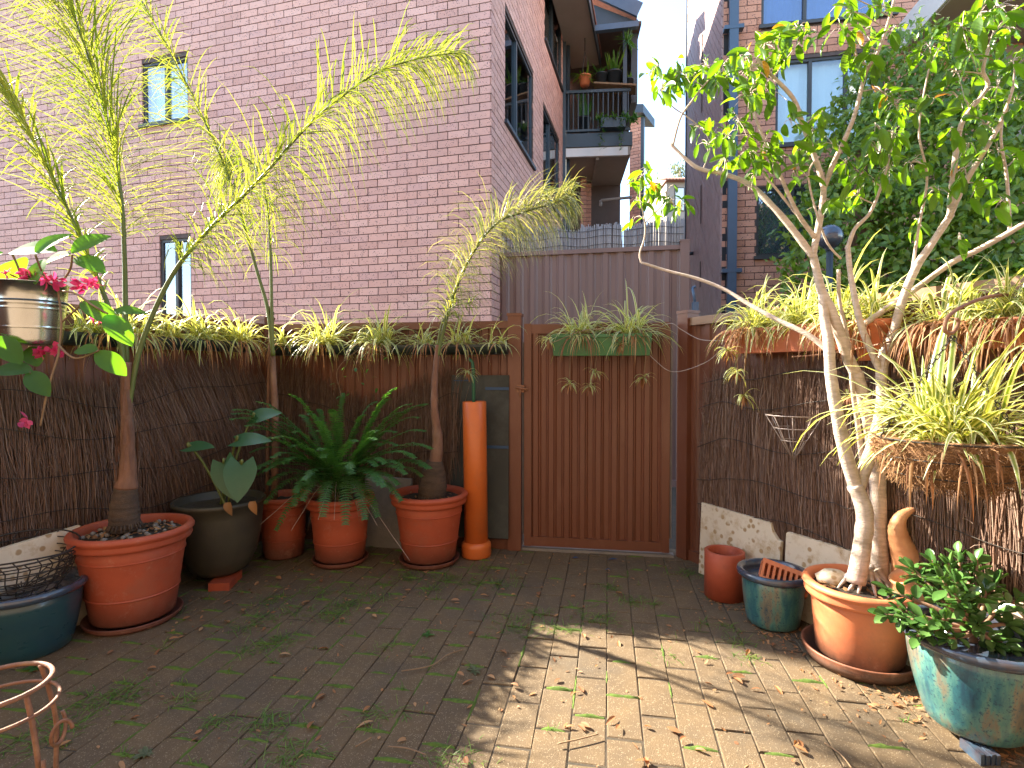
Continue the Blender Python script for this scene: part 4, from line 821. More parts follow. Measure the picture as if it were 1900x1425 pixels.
# ================================================================ planters on the fences
def planter(name, a, d, n, L, zt, h, w, mat, label, half=False, lip=0.012):
    """long box planter; a = back left corner at rim height line"""
    root = thing(name, a + d * (L / 2) + Z3 * (zt - h), label, 'planter'); m = M()
    if half:      # half-round gutter
        pr = [(0.0, 0.0)] + [(w / 2 - w / 2 * math.cos(q), -h * math.sin(q)) for q in [math.pi * i / 10 for i in range(11)]] + [(w, 0)]
        pr = [(w / 2 - w / 2 * math.cos(q), -h * math.sin(q)) for q in [math.pi * i / 12 for i in range(13)]]; inn = [(w / 2 + (x - w / 2) * 0.93, z * 0.93) for x, z in pr]
    else:
        pr = [(0, 0), (0.012, -h), (w - 0.030, -h), (w - 0.010, -0.022), (w + lip - 0.01, -0.020), (w + lip - 0.01, 0)]; inn = [(0.006, 0), (0.018, -h + 0.006), (w - 0.035, -h + 0.006), (w - 0.016, -0.02), (w - 0.014, 0)]
        inn = [(0.006, 0), (0.018, -h + 0.006), (w - 0.035, -h + 0.006), (w - 0.018, -0.024), (w - 0.016, -0.012), (w - 0.014, 0)]
    k = len(pr); ends = [0, L]
    vs = []
    for s in (0, L):
        sh = 0.0 if half else (0.012 if s == 0 else -0.012)
        for (x, z) in pr: vs.append(a + d * (s + sh * min(1, -z / h * 1.0)) + n * x + Z3 * (zt + z))
    m.add(vs, [(i, i + 1, k + i + 1, k + i) for i in range(k - 1)] + [tuple(range(k)), tuple(range(2 * k - 1, k - 1, -1))], 0, None, False)
    vs = []
    for s in (0.008, L - 0.008):
        for (x, z) in inn: vs.append(a + d * s + n * x + Z3 * (zt + z + 0.001))
    part('box', m, mat, root)
    m = M(); ns = max(6, int(L / 0.04)); vs = []
    for i in range(ns + 1):
        for x in (0.01, w * 0.5, w - 0.018): vs.append(a + d * (0.01 + (L - 0.02) * i / ns) + n * x + Z3 * (zt - 0.012 + rnd(0.002, 0.018)))
    m.add(vs, [(3 * i + j, 3 * i + j + 1, 3 * i + j + 4, 3 * i + j + 3) for i in range(ns) for j in (0, 1)], 0, None, True); part('soil', m, 'soil', root)
    if mat == 'trough' or not half:
        for f in (0.15, 0.85):
            m = M(); m.boxa(a + d * (L * f) - n * 0.05 + Z3 * (zt - h * 0.55), d * 0.02, n * 0.06, Z3 * 0.015); part('bracket', m, 'wire', root)
    return root
ZT = 1.395
planter('gutter_planter', fb(tB(522), 0.07), DB, NB, tB(948) - tB(522), ZT - 0.015, 0.065, 0.12, 'trough', 'long dark gutter planter on the back fence left of the gate', True)
tl0, tl1 = onL(468, 0.12), onL(112, 0.12); planter('gutter_planter', fl(tl1, 0.07), -DL, NL, tl1 - tl0, ZT, 0.065, 0.12, 'trough', 'long dark gutter planter along the left fence', True)
planter('green_planter', fb(tB(1027), 0.03), DB, NB, tB(1205) - tB(1027), 1.44, 0.135, 0.15, 'greenbox', 'dark green plastic planter hung on the gate')
rA0, rA1 = onR(1345, 0.16), onR(1598, 0.16); planter('terracotta_planter', fr(rA0, 0.035), DR, NR, rA1 - rA0, 1.425, 0.125, 0.155, 'terra_box', 'long terracotta planter hung on the right fence left of the tree')
rB0, rB1 = onR(1738, 0.16), onR(1738, 0.16) + 0.62; planter('terracotta_planter', fr(rB0, 0.035), DR, NR, rB1 - rB0, 1.385, 0.10, 0.155, 'terra_box', 'long terracotta planter hung on the right fence near the frame edge')
# small round terracotta pot on the right fence behind the trunks
qp = fr(onR(1622, 0.10), 0.11); m = M()
pot('hanging_pot', qp + Z3 * 1.25, [(0, 0), (0.055, 0), (0.085, 0.14), (0.095, 0.142), (0.098, 0.17), (0.086, 0.172), (0.075, 0.13), (0, 0.12)], 'terra_lt', 'round terracotta pot on the right fence between the tree stems', 'pot', 0.15, 0.08)
# ================================================================ hanging basket, hook and chains
hbC = V((1.42, 1.74, 0)); HZ = 0.985; HR = 0.20
hk = thing('coir_basket', hbC + Z3 * 0.80, 'shaggy coir lined hanging basket in front of the right fence', 'hanging basket')
m = M(); m.lathe([(0.0, -0.16), (0.07, -0.155), (0.14, -0.12), (0.18, -0.06), (HR, 0.0), (HR - 0.02, 0.005), (HR - 0.04, -0.02), (0, -0.03)], hbC + Z3 * HZ, 36, None, 1.0, 0.03); part('liner', m, 'coir', hk)
m = M()
for i in range(2600):
    a = rnd(0, 6.28); f = RN.random(); rr = HR * math.sqrt(1 - (f * 0.93) ** 2.2); p = hbC + V((rr * math.cos(a), rr * math.sin(a), HZ - 0.16 * f)); o_ = V((math.cos(a), math.sin(a), -0.3 * f))
    q1 = p + o_ * rnd(0.003, 0.014) + rdir() * 0.012; q2 = q1 + rdir() * 0.022 + Z3 * -0.008; m.tube([p, q1, q2], [0.0011, 0.001, 0.0006], 3, False, RN.random() + 0.001)
part('coir_fibres', m, 'coir', hk, kind='stuff')
m = M(); m.tube(ring(hbC + Z3 * HZ, HR + 0.004, 40), 0.003, 6, closed=True); part('hoop', m, 'wire', hk)
for f in (0.35, 0.7):
    m = M(); m.tube(ring(hbC + Z3 * (HZ - 0.16 * f), HR * math.sqrt(1 - (f * 0.9) ** 2.2) + 0.006, 36), 0.0022, 5, closed=True); part('hoop', m, 'wire', hk)
hook = P(1763, 612, 1.74); hook = V((hbC.x, hbC.y, hook.z - 0.02))
def chain(a, b, root, name='chain'):
    a, b = V(a), V(b); L = (b - a).length; n = int(L / 0.017); d = (b - a).normalized(); x = d.orthogonal().normalized(); y = d.cross(x); m = M()
    for i in range(n):
        c = a + d * (L * (i + 0.5) / n); s = x if i % 2 else y; pts = [c + d * (0.0115 * math.cos(q)) + s * (0.0055 * math.sin(q)) for q in [j / 8 * 6.2832 for j in range(8)]]; m.tube(pts, 0.0016, 4, closed=True)
    return part(name, m, 'wire', root)
for k in range(3):
    a = k * 2.094 + 2.9; chain(hook, hbC + V((HR * math.cos(a), HR * math.sin(a), HZ + 0.003)), hk)
br = thing('wall_bracket', fr(1.75, 0.03, 1.40), 'scrolled iron bracket on the right fence carrying the hanging basket', 'bracket'); e = fr(1.80, 0.02, 1.50); ft = (hbC - fr(0)).dot(DR); e = fr(ft, 0.03, 1.47)
m = M(); tip = hook + Z3 * 0.01; pts = smooth([tuple(e), tuple(e.lerp(tip, 0.4) + Z3 * 0.05), tuple(e.lerp(tip, 0.8) + Z3 * 0.07), tuple(e.lerp(tip, 1.06) + Z3 * 0.06), tuple(e.lerp(tip, 1.10) + Z3 * 0.02), tuple(tip + Z3 * 0.0), tuple(e.lerp(tip, 0.93) + Z3 * 0.022), tuple(e.lerp(tip, 0.95) + Z3 * 0.04)], 6); m.tube(pts, 0.006, 8); part('arm', m, 'rust', br)
m = M(); m.boxa(fr(ft - 0.012, 0.026, 1.30), DR * 0.024, NR * 0.008, Z3 * 0.2); part('plate', m, 'rust', br)
# ================================================================ galvanised bucket at upper left
BKY = 2.33; BK = P(58, 575, BKY); bkz = P(58, 640, BKY).z; bkh = P(58, 527, BKY).z - bkz; BKc = V((BK.x, BKY, bkz))
bk = thing('metal_bucket', BKc, 'shiny galvanised bucket hung on the left fence with pink flowered plant', 'bucket'); R1, R0 = 0.128, 0.102
m = M(); hgt = bkh; kf = lambda f: R0 + (R1 - R0) * f
prof = [(0, 0), (R0 - 0.004, 0), (R0, 0.003)]
for f in (0.08, 0.24, 0.255, 0.27, 0.285, 0.30, 0.55, 0.56, 0.575, 0.59, 0.605, 0.64, 0.655, 0.67, 0.985): prof.append((kf(f) + (0.0022 if f in (0.27, 0.575, 0.655) else 0), hgt * f))
prof += [(R1 + 0.004, hgt * 0.985), (R1 + 0.005, hgt), (R1 - 0.001, hgt * 1.005), (R1 - 0.004, hgt * 0.98), (R0, hgt * 0.6), (0, hgt * 0.55)]
m.lathe(prof, BKc, 56); part('body', m, 'galv', bk)
m = M(); m.tube(ring(BKc + Z3 * (hgt * 0.70), kf(0.7) + 0.004, 44), 0.003, 6, closed=True); m.tube([BKc - NL * 0.11 + Z3 * (hgt * 0.7), BKc - NL * (((BKc - LC).dot(NL)) - 0.02) + Z3 * (hgt * 0.72)], 0.004, 6); part('holder_ring', m, 'pipeblue', bk)
m = M(); m.lathe([(0, 0.0), (R1 - 0.006, 0.0)], BKc + Z3 * (hgt * 0.9), 30); part('soil', m, 'soil', bk)
# ================================================================ spider plants
def spider(c, label, n=70, L=(0.16, 0.30), dry=18, spread=0.05, runners=(), azr=None, w=0.013, mat='spider', face=None, along=None, dr_=(1.3, 4.2)):
    """clump at c; face = outward direction for hanging dry leaves; along = (vector, length) to stretch the clump"""
    c = V(c); root = thing('spider_plant', c, label, 'plant', 'spider plants'); m = M(); vig = rnd(1.35, 1.85)
    def base():
        o = V((rnd(-spread, spread), rnd(-spread, spread), rnd(-0.008, 0.01)))
        return c + o * 0.6 + (along[0] * rnd(-along[1] / 2, along[1] / 2) if along else V())
    for i in range(int(n * 1.6)):
        az = rnd(0, 6.28); el = rnd(0.15, 1.45); kf_ = max(0.0, math.cos(az) * face.x + math.sin(az) * face.y) if face else 0.0
        m.blade(base(), az, el, rnd(*L) * vig * rnd(0.6, 1.15) * (1 - 0.35 * kf_), w * rnd(0.6, 1.25), rnd(*dr_), 7, RN.random() + 0.001, 0.4, rnd(-0.4, 0.4))
    part('foliage', m, mat, root, kind='stuff')
    if dry:
        m = M(); fa = math.atan2(face.y, face.x) if face else 0
        for i in range(dry): m.blade(base() + (face * 0.05 if face else V()), fa + rnd(-1.3, 1.3), rnd(-0.1, 0.5), rnd(0.12, 0.28), w * rnd(0.3, 0.6), rnd(3.0, 6.0), 6, RN.random() + 0.001, 0.5, rnd(-0.6, 0.6))
        part('dry_foliage', m, 'dry', root, kind='stuff')
    for (px, py, top) in runners:      # wiry runner with a plantlet hanging at pixel
        e = P(px, py, c.y - 0.10); s0 = c + (face or V()) * 0.05; m = M()
        m.tube(smooth([tuple(s0), tuple(V((s0.x + (e.x - s0.x) * 0.5, c.y - 0.11, c.z + 0.03))), tuple(V((e.x + 0.005, c.y - 0.11, c.z - 0.06))), tuple(e)], 5), 0.0022, 5); part('runner', m, 'drystem', root)
        m = M()
        for i in range(16): m.blade(e + rdir() * 0.006, rnd(0, 6.28), rnd(-0.2, 1.0), rnd(0.06, 0.12), 0.009, rnd(1.5, 3.0), 5, RN.random() + 0.001)
        pl_ = part('plantlet', m, mat, root)
        m = M()
        for i in range(14): m.blade(e, rnd(0, 6.28), rnd(-1.3, -0.2), rnd(0.04, 0.08), 0.008, 2, 4, RN.random() + 0.001)
        part('dry_roots', m, 'dry', pl_)
    return root
# left gutter
for px, n, L, lab, dr in ((175, 46, (0.14, 0.26), 'spider plant at the left end of the left gutter, beside the bucket', 14), (245, 60, (0.14, 0.26), 'spider plant in the left gutter behind the palm stems', 30), (318, 46, (0.13, 0.24), 'spider plant in the left gutter just right of the palm stems', 5), (378, 60, (0.14, 0.26), 'spider plant in the left gutter second from the corner', 14), (444, 64, (0.14, 0.27), 'spider plant in the left gutter nearest the fence corner', 34)):
    spider(fl(onL(px, 0.13), 0.13, ZT + 0.005), lab, n, L, dr, 0.07, face=NL, along=(DL, 0.10))
# back gutter
for px, n, L, lab, dr, ru in ((545, 22, (0.10, 0.2), 'small spider plant in the back gutter right of the thin palm stems', 10, ()), (618, 95, (0.15, 0.30), 'bushy spider plant in the back gutter above the fern', 34, ()), (718, 95, (0.15, 0.30), 'bushy spider plant in the middle of the back gutter with a hanging tuft', 40, ((690, 655, 0),)), (800, 36, (0.10, 0.2), 'spider plant tuft in the back gutter behind the small palm trunk', 14, ()), (862, 40, (0.12, 0.22), 'spider plant tuft in the back gutter above the orange pipe', 12, ((868, 690, 0),)), (928, 22, (0.10, 0.18), 'small spider plant at the gate end of the back gutter', 3, ())):
    spider(fb(tB(px), 0.13, ZT - 0.01), lab, n, L, dr, 0.06, ru, face=NB, along=(DB, 0.08))
# gate planter
for px, n, lab, ru in ((1078, 85, 'left spider plant in the green gate planter, with four trailing plantlets', ((1057, 712, 0), (1095, 716, 0), (1104, 690, 0), (1150, 640, 0))), (1168, 70, 'right spider plant in the green gate planter, with one trailing plantlet', ((1195, 700, 0), (1018, 630, 0)))):
    spider(fb(tB(px), 0.10, 1.435), lab, n, (0.15, 0.26), 20, 0.05, ru, face=NB, along=(DB, 0.10), dr_=(1.2, 3.4))
# right planters
for px, n, L, lab, dr, ru in ((1400, 90, (0.14, 0.28), 'spider plant at the gate end of the long right planter, with trailing plantlets', 70, ((1380, 735, 0), (1352, 650, 0), (1368, 690, 0))), (1478, 80, (0.14, 0.28), 'spider plant in the middle of the long right planter', 14, ()), (1558, 80, (0.15, 0.28), 'spider plant at the tree end of the long right planter', 55, ((1575, 735, 0),))):
    spider(fr(onR(px, 0.12), 0.12, 1.425), lab, n, L, dr, 0.06, ru, face=NR, along=(DR, 0.12), dr_=(1.0, 3.6))
spider(qp + Z3 * 1.41, 'spider plant in the round pot between the tree stems', 60, (0.14, 0.26), 20, 0.04, face=NR)
for px, n, L, lab, dr in ((1752, 60, (0.13, 0.24), 'spider plant mixed with dry leaves beside the scrolled bracket', 150), (1830, 46, (0.13, 0.28), 'spider plant in the middle of the near right planter', 60), (1888, 60, (0.16, 0.30), 'spider plant at the right frame edge in the near planter', 50)):
    spider(fr(onR(px, 0.12), 0.12, 1.385), lab, n, L, dr, 0.06, face=NR, along=(DR, 0.10))
spider(hbC + Z3 * (HZ + 0.0), 'large spider plant filling the coir hanging basket', 150, (0.19, 0.32), 46, 0.15, w=0.018, face=h2(-0.6, -0.8), dr_=(0.8, 2.8))
# ================================================================ palms
def frond(root, pts, rad, start, leaflen, mat='palmleaf', n=90, plume=0.6, droop=1.2, w=0.0085, stemmat='stem', density=1.0):
    """pts: world path; leaflets from fraction start to tip on both sides in several planes"""
    ps = [V(p) for p in smooth([tuple(p) for p in pts], 8)]; k = len(ps); m = M()
    m.tube(ps, [rad * (1 - 0.85 * i / (k - 1)) + 0.0012 for i in range(k)], 7); fr_ = part('frond', m, stemmat, root); m = M()
    for i in range(n):
        f = start + (1 - start) * (i + RN.random()) / n; x = f * (k - 1); j = min(int(x), k - 2); p = ps[j].lerp(ps[j + 1], x - j); t = (ps[j + 1] - ps[j]).normalized()
        side = t.cross(Z3); side = side.normalized() if side.length > 0.05 else V((1, 0, 0)); upv = side.cross(t)
        env = (0.45 + 0.55 * math.sin(math.pi * min(1, (f - start) / (1 - start) * 0.9 + 0.1))) * leaflen
        for sg in (-1, 1):
            ang = rnd(-1, 1) * plume; d = (side * sg * math.cos(ang) + upv * math.sin(ang) + t * rnd(0.5, 0.9)).normalized(); L = env * rnd(0.65, 1.15); q = p.copy(); path = [q.copy()]; dd = d.copy(); dr = droop * rnd(0.5, 1.4)
            for s in range(5): dd.z -= dr / 5 * (0.3 + 0.35 * s); dd.normalize(); q = q + dd * (L / 5); path.append(q.copy())
            sdv = d.cross(Z3); sdv = sdv.normalized() if sdv.length > 0.05 else side; sdv = (sdv + upv * rnd(-0.7, 0.7)).normalized(); ww = w * rnd(0.6, 1.1) * 0.5
            m.ribbon(path, [ww * 0.5, ww, ww, ww * 0.85, ww * 0.5, ww * 0.08], sdv, 0.4, RN.random() + 0.001)
    part('leaflets', m, mat, fr_, kind='stuff'); return fr_
def pxpath(lst): return [P(a, b, c) for a, b, c in lst]
p1 = thing('palm', V((PA_[0], PA_[1], 0.40)), 'tall palm with three long fronds in the large left terracotta pot', 'palm')
m = M(); Zp = PA_[1]
tp = [(P(232, 985, Zp), 0.058), (P(231, 965, Zp), 0.065), (P(231, 935, Zp), 0.060), (P(234, 900, Zp), 0.047)]; tq = smooth([tuple(p) + (r_,) for p, r_ in tp], 8); m.tube([q[:3] for q in tq], [q[3] * (1 + 0.035 * math.sin(i * 2.1)) for i, q in enumerate(tq)], 18); part('trunk_base', m, 'palmring', p1)
m = M()
for i in range(26):
    a = i / 26 * 6.283 + rnd(-.1, .1); b0 = P(232, 968, Zp) + V((0.058 * math.cos(a), 0.058 * math.sin(a), 0)); m.tube([b0, b0 + V((0.02 * math.cos(a), 0.02 * math.sin(a), -0.035))], [0.005, 0.003], 5)
part('roots', m, 'palmring', p1)
tq = smooth([tuple(P(234, 905, Zp)) + (0.050,), tuple(P(238, 865, Zp)) + (0.036,), tuple(P(236, 790, Zp)) + (0.027,), tuple(P(234, 720, Zp)) + (0.024,), tuple(P(236, 672, Zp)) + (0.020,)], 6)
m = M(); m.tube([q[:3] for q in tq], [q[3] * (1 + 0.05 * math.sin(i * 1.3)) for i, q in enumerate(tq)], 14); part('trunk', m, 'palmbark', p1)
m = M()
for i in range(16):      # torn sheaths
    a = rnd(0, 6.28); f = RN.random(); b0 = P(236, 905 - 200 * f, Zp) + V((0.04 * math.cos(a), 0.04 * math.sin(a), 0)) * (1.1 - 0.5 * f); m.ribbon([b0, b0 + Z3 * 0.05 + V((math.cos(a), math.sin(a), 0)) * 0.004, b0 + Z3 * 0.11 + V((math.cos(a), math.sin(a), 0)) * 0.012], [0.012, 0.01, 0.002], V((-math.sin(a), math.cos(a), 0)), 0.3)
part('sheaths', m, 'palmbark', p1, kind='stuff')
frond(p1, pxpath([(234, 760, 2.6), (226, 650, 2.6), (196, 555, 2.55), (130, 400, 2.5), (65, 268, 2.45), (10, 165, 2.4), (-60, 70, 2.35)]), 0.013, 0.34, 0.36, n=120, droop=0.8, w=0.011)
frond(p1, pxpath([(236, 760, 2.62), (233, 600, 2.64), (231, 480, 2.66), (224, 360, 2.68), (200, 230, 2.68), (165, 110, 2.66), (120, -10, 2.62), (80, -90, 2.6)]), 0.0125, 0.33, 0.56, n=300, plume=1.1, droop=0.8, w=0.0075)
frond(p1, pxpath([(238, 760, 2.6), (262, 640, 2.62), (320, 510, 2.66), (392, 422, 2.7), (480, 335, 2.76), (580, 225, 2.82), (690, 140, 2.88), (780, 108, 2.92), (855, 97, 2.95)]), 0.012, 0.27, 0.48, n=310, plume=1.0, droop=2.0, w=0.0068)
p3_ = thing('palm', V((PC_[0] + 0.02, PC_[1], 0.36)), 'thin palm with two tied stems at the back left corner', 'palm')
Zq = PC_[1]; m = M(); m.tube(pxpath([(508, 940, Zq), (512, 800, Zq), (508, 720, Zq), (506, 650, Zq + 0.02)]), [0.022, 0.026, 0.022, 0.015], 10); part('trunk', m, 'palmbark', p3_)
m = M(); m.tube(pxpath([(496, 940, Zq + 0.03), (497, 800, Zq + 0.03), (499, 690, Zq + 0.03), (503, 560, Zq + 0.02)]), [0.014, 0.013, 0.011, 0.009], 8); part('stem', m, 'palmbark', p3_)
m = M(); 
for k in range(3): m.tube(ring(P(501, 580 + k * 4, Zq + 0.02), 0.022, 14), 0.005, 5, closed=True)
part('tie', m, 'wire', p3_)
frond(p3_, pxpath([(507, 660, Zq), (497, 575, Zq), (479, 510, Zq), (450, 410, Zq - 0.05), (415, 305, Zq - 0.1), (370, 205, Zq - 0.15), (320, 105, Zq - 0.2), (262, 0, Zq - 0.25), (225, -70, Zq - 0.3)]), 0.012, 0.34, 0.33, n=160, plume=1.1, droop=1.0, w=0.0075)
frond(p3_, pxpath([(506, 660, Zq), (504, 560, Zq), (502, 470, Zq + 0.02), (496, 380, Zq + 0.02), (478, 315, Zq), (445, 290, Zq - 0.05), (405, 300, Zq - 0.1)]), 0.011, 0.30, 0.50, n=95, plume=1.1, droop=2.4, w=0.0065)
p2_ = thing('palm', V((PE_[0] + 0.02, PE_[1], 0.41)), 'small palm with one arching grey green frond beside the orange pipe', 'palm')
Zr = PE_[1]; m = M(); tq = smooth([tuple(P(801, 925, Zr)) + (0.085,), tuple(P(803, 900, Zr)) + (0.088,), tuple(P(805, 872, Zr)) + (0.07,), tuple(P(806, 855, Zr)) + (0.05,)], 7); m.tube([q[:3] for q in tq], [q[3] * (1 + 0.03 * math.sin(i * 2.1)) for i, q in enumerate(tq)], 18); part('trunk_base', m, 'palmring', p2_)
m = M()
for i in range(26):
    a = i / 26 * 6.283 + rnd(-.1, .1); b0 = P(801, 915, Zr) + V((0.08 * math.cos(a), 0.08 * math.sin(a), 0)); m.tube([b0, b0 + V((0.018 * math.cos(a), 0.018 * math.sin(a), -0.05))], [0.005, 0.003], 5)
part('roots', m, 'palmring', p2_)
tq = smooth([tuple(P(806, 868, Zr)) + (0.045,), tuple(P(812, 820, Zr)) + (0.034,), tuple(P(806, 760, Zr)) + (0.024,), tuple(P(807, 700, Zr)) + (0.019,), tuple(P(812, 640, Zr)) + (0.014,)], 6); m = M(); m.tube([q[:3] for q in tq], [q[3] * (1 + 0.06 * math.sin(i * 1.9)) for i, q in enumerate(tq)], 12); part('trunk', m, 'palmbark', p2_)
frond(p2_, pxpath([(812, 660, Zr), (826, 600, Zr), (846, 535, Zr), (880, 465, Zr - 0.03), (925, 412, Zr - 0.06), (978, 392, Zr - 0.1), (1025, 378, Zr - 0.12), (1058, 368, Zr - 0.14)]), 0.012, 0.14, 0.36, 'palmgrey', n=420, plume=1.6, droop=1.9, w=0.0062)
frond(p2_, pxpath([(812, 640, Zr), (820, 600, Zr - 0.02), (840, 570, Zr - 0.06), (880, 560, Zr - 0.1)]), 0.006, 0.3, 0.16, n=26, plume=1.4, droop=1.6, w=0.007)
# ================================================================ fern
fn = thing('sword_fern', V((PD_[0], PD_[1], 0.39)), 'sprawling sword fern spilling over its terracotta pot by the back fence', 'fern'); fc = V((PD_[0], PD_[1], 0.40))
def fernfrond(root, pts, L=0.035, w=0.011, mat='fern'):
    ps = [V(p) for p in smooth([tuple(p) for p in pts], 10)]; k = len(ps); m = M(); m.tube(ps, [0.0028 - 0.002 * i / k for i in range(k)], 4, False, 0.3); tot = sum((ps[i + 1] - ps[i]).length for i in range(k - 1)); n = int(tot / 0.0165)
    for i in range(n):
        f = 0.12 + 0.88 * i / n; x = f * (k - 1); j = min(int(x), k - 2); p = ps[j].lerp(ps[j + 1], x - j); t = (ps[j + 1] - ps[j]).normalized(); sd = t.cross(Z3); sd = sd.normalized() if sd.length > 0.05 else V((1, 0, 0)); up = sd.cross(t)
        e = L * (0.5 + 0.5 * math.sin(math.pi * min(1, f * 1.05))) * rnd(0.85, 1.1)
        for sg in (-1, 1):
            d = (sd * sg + t * 0.22 + up * rnd(-0.15, 0.2)).normalized(); m.ribbon([p, p + d * e * 0.5 + up * 0.002, p + d * e - Z3 * 0.004], [w * 0.44, w * 0.38, w * 0.05], t, 0.1, RN.random() + 0.001)
    return part('frond', m, mat, root)
FT = [(540, 940, 3.0), (470, 870, 2.95), (500, 850, 2.95), (560, 930, 3.0), (740, 930, 3.02), (795, 870, 3.1), (675, 965, 3.0), (600, 960, 3.0), (480, 815, 3.0), (445, 775, 3.1), (470, 745, 3.2), (455, 790, 3.05), (780, 775, 3.25), (800, 830, 3.15), (770, 850, 3.1), (500, 900, 2.98), (520, 860, 2.98), (430, 760, 3.15), (445, 810, 3.2), (500, 770, 3.2), (560, 770, 3.4), (590, 760, 3.45), (640, 730, 3.5), (700, 745, 3.45), (745, 765, 3.35), (790, 752, 3.35), (785, 800, 3.2), (760, 880, 3.05), (720, 860, 3.1), (700, 900, 3.0), (640, 975, 3.05), (515, 985, 3.0), (490, 935, 3.0), (480, 880, 3.0), (530, 830, 3.1), (460, 840, 3.1), (700, 800, 3.2), (660, 820, 3.1), (600, 850, 3.05), (700, 960, 3.1), (745, 900, 3.05), (560, 900, 3.05), (585, 800, 3.2), (720, 820, 3.3), (540, 790, 3.3), (655, 880, 3.0), (620, 760, 3.3), (680, 770, 3.35)]
for (px, py, Y) in FT + [(a_ + RN.gauss(0, 26), b_ + RN.gauss(0, 22), c_ + rnd(-.08, .08)) for a_, b_, c_ in FT if 745 < b_ < 930]:
    e = P(px + rnd(-6, 6), py, Y); s0 = fc + V((rnd(-0.06, 0.06), rnd(-0.08, 0.06), rnd(0.0, 0.05))); mid = s0.lerp(e, 0.55) + Z3 * (0.05 + 0.10 * (e - s0).length + max(0, 0.30 * (0.60 - e.z)))
    fernfrond(fn, [s0, s0.lerp(mid, 0.55) + Z3 * 0.05, mid, mid.lerp(e, 0.6) + Z3 * 0.03, e], 0.050 if py > 850 else 0.044)
m = M()
for i in range(160): a = rnd(0, 6.28); m.blade(fc + V((rnd(-.09, .09), rnd(-.09, .09), 0)), a, rnd(0.3, 1.5), rnd(0.10, 0.34), 0.005, rnd(0.8, 3.5), 5, RN.random() + 0.001)
part('dry_fronds', m, 'drystem', fn, kind='stuff')
m = M()
for (px, py) in ((470, 985), (540, 985), (590, 965), (620, 965), (760, 1040), (700, 975)):
    e = P(px, py, 3.12); s0 = fc + V((0, -0.05, 0.02)); m.tube(smooth([tuple(s0), tuple(s0.lerp(e, 0.35) + Z3 * 0.14), tuple(s0.lerp(e, 0.8) + Z3 * 0.05), tuple(e)], 6), 0.0016, 4)
part('runners', m, 'wire_pale', fn)
# vine up to the gutter
m = M(); vn = thing('twining_vine', P(640, 760, 3.55), 'thin twining vine climbing from the fern to the back gutter', 'vine'); m.tube(smooth([tuple(P(a, b, 3.5)) for a, b in ((640, 790), (632, 730), (625, 690), (650, 660), (690, 640), (720, 655))], 6), 0.002, 4); part('stem', m, 'drystem', vn)
lv = leafgrid(0.035, 0.02, lambda t: math.sin(math.pi * min(1, t * 0.95 + 0.04)) ** 0.7, 4, 0.3, 0.3); lvm = lv.mesh('leaf'); lvm.materials.append(MT['fern'])
for a, b in ((634, 688), (640, 700), (622, 712), (660, 690), (676, 668), (690, 700), (650, 730), (700, 720), (670, 710), (632, 735), (712, 668), (684, 684)): inst('leaf', lvm, frame(P(a, b, 3.48), (rnd(-1, 1), rnd(-1, 0.3), rnd(-0.6, 0.6)), Z3), vn)
# ================================================================ taro in the dark pot
heart = lambda t: (0.62 + 1.5 * t if t < 0.22 else 0.95) * (1.0 if t < 0.3 else max(0.0, 1 - ((t - 0.3) / 0.7) ** 1.7)) + 0.002
tr = thing('taro_plant', V((PBk[0], PBk[1], 0.42)), 'elephant ear plant with drooping heart leaves in the dark olive pot', 'plant'); tc_ = V((PBk[0] + 0.03, PBk[1] - 0.02, 0.42))
for (px, py, Y, L, wd, d, up, cl) in ((415, 860, 2.88, 0.21, 0.16, (0.35, -0.35, -0.75), (-0.2, -0.8, 0.55), 0.15), (448, 862, 2.84, 0.20, 0.17, (0.10, -0.45, -0.80), (0.25, -0.8, 0.5), 0.12), (350, 830, 2.95, 0.16, 0.10, (1.0, -0.2, 0.1), (0, -0.5, 0.8), 0.1), (440, 818, 3.0, 0.20, 0.12, (0.95, -0.2, 0.15), (0, -0.6, 0.8), 0.2), (470, 775, 3.15, 0.17, 0.12, (0.9, -0.1, 0.25), (0, -0.7, 0.7), 0.15)):
    p = P(px, py, Y); lg = leafgrid(L, wd, heart, 8, cl, 0.25, 0, 0.22); lf = M(); lf.join(lg, frame(p, V(d), V(up)), RN.random() + 0.001); lo = part('leaf', lf, 'taro', tr)
    m = M(); m.tube(smooth([tuple(tc_ + V((rnd(-.04, .04), rnd(-.04, .04), 0))), tuple(tc_.lerp(p, 0.5) + Z3 * 0.06), tuple(p + Z3 * 0.02), tuple(p)], 5), [0.007] * 15 + [0.004], 7); part('petiole', m, 'stem', lo)
for (px, py, Y) in ((424, 940, 2.86), (470, 938, 2.84)):
    lg = leafgrid(0.075, 0.05, heart, 6, 0.5, 0.9); lf = M(); lf.join(lg, frame(P(px, py - 8, Y), (0.1, -0.2, -1), (0, -1, 0)), 0.3); part('withered_leaf', lf, 'dry', tr)
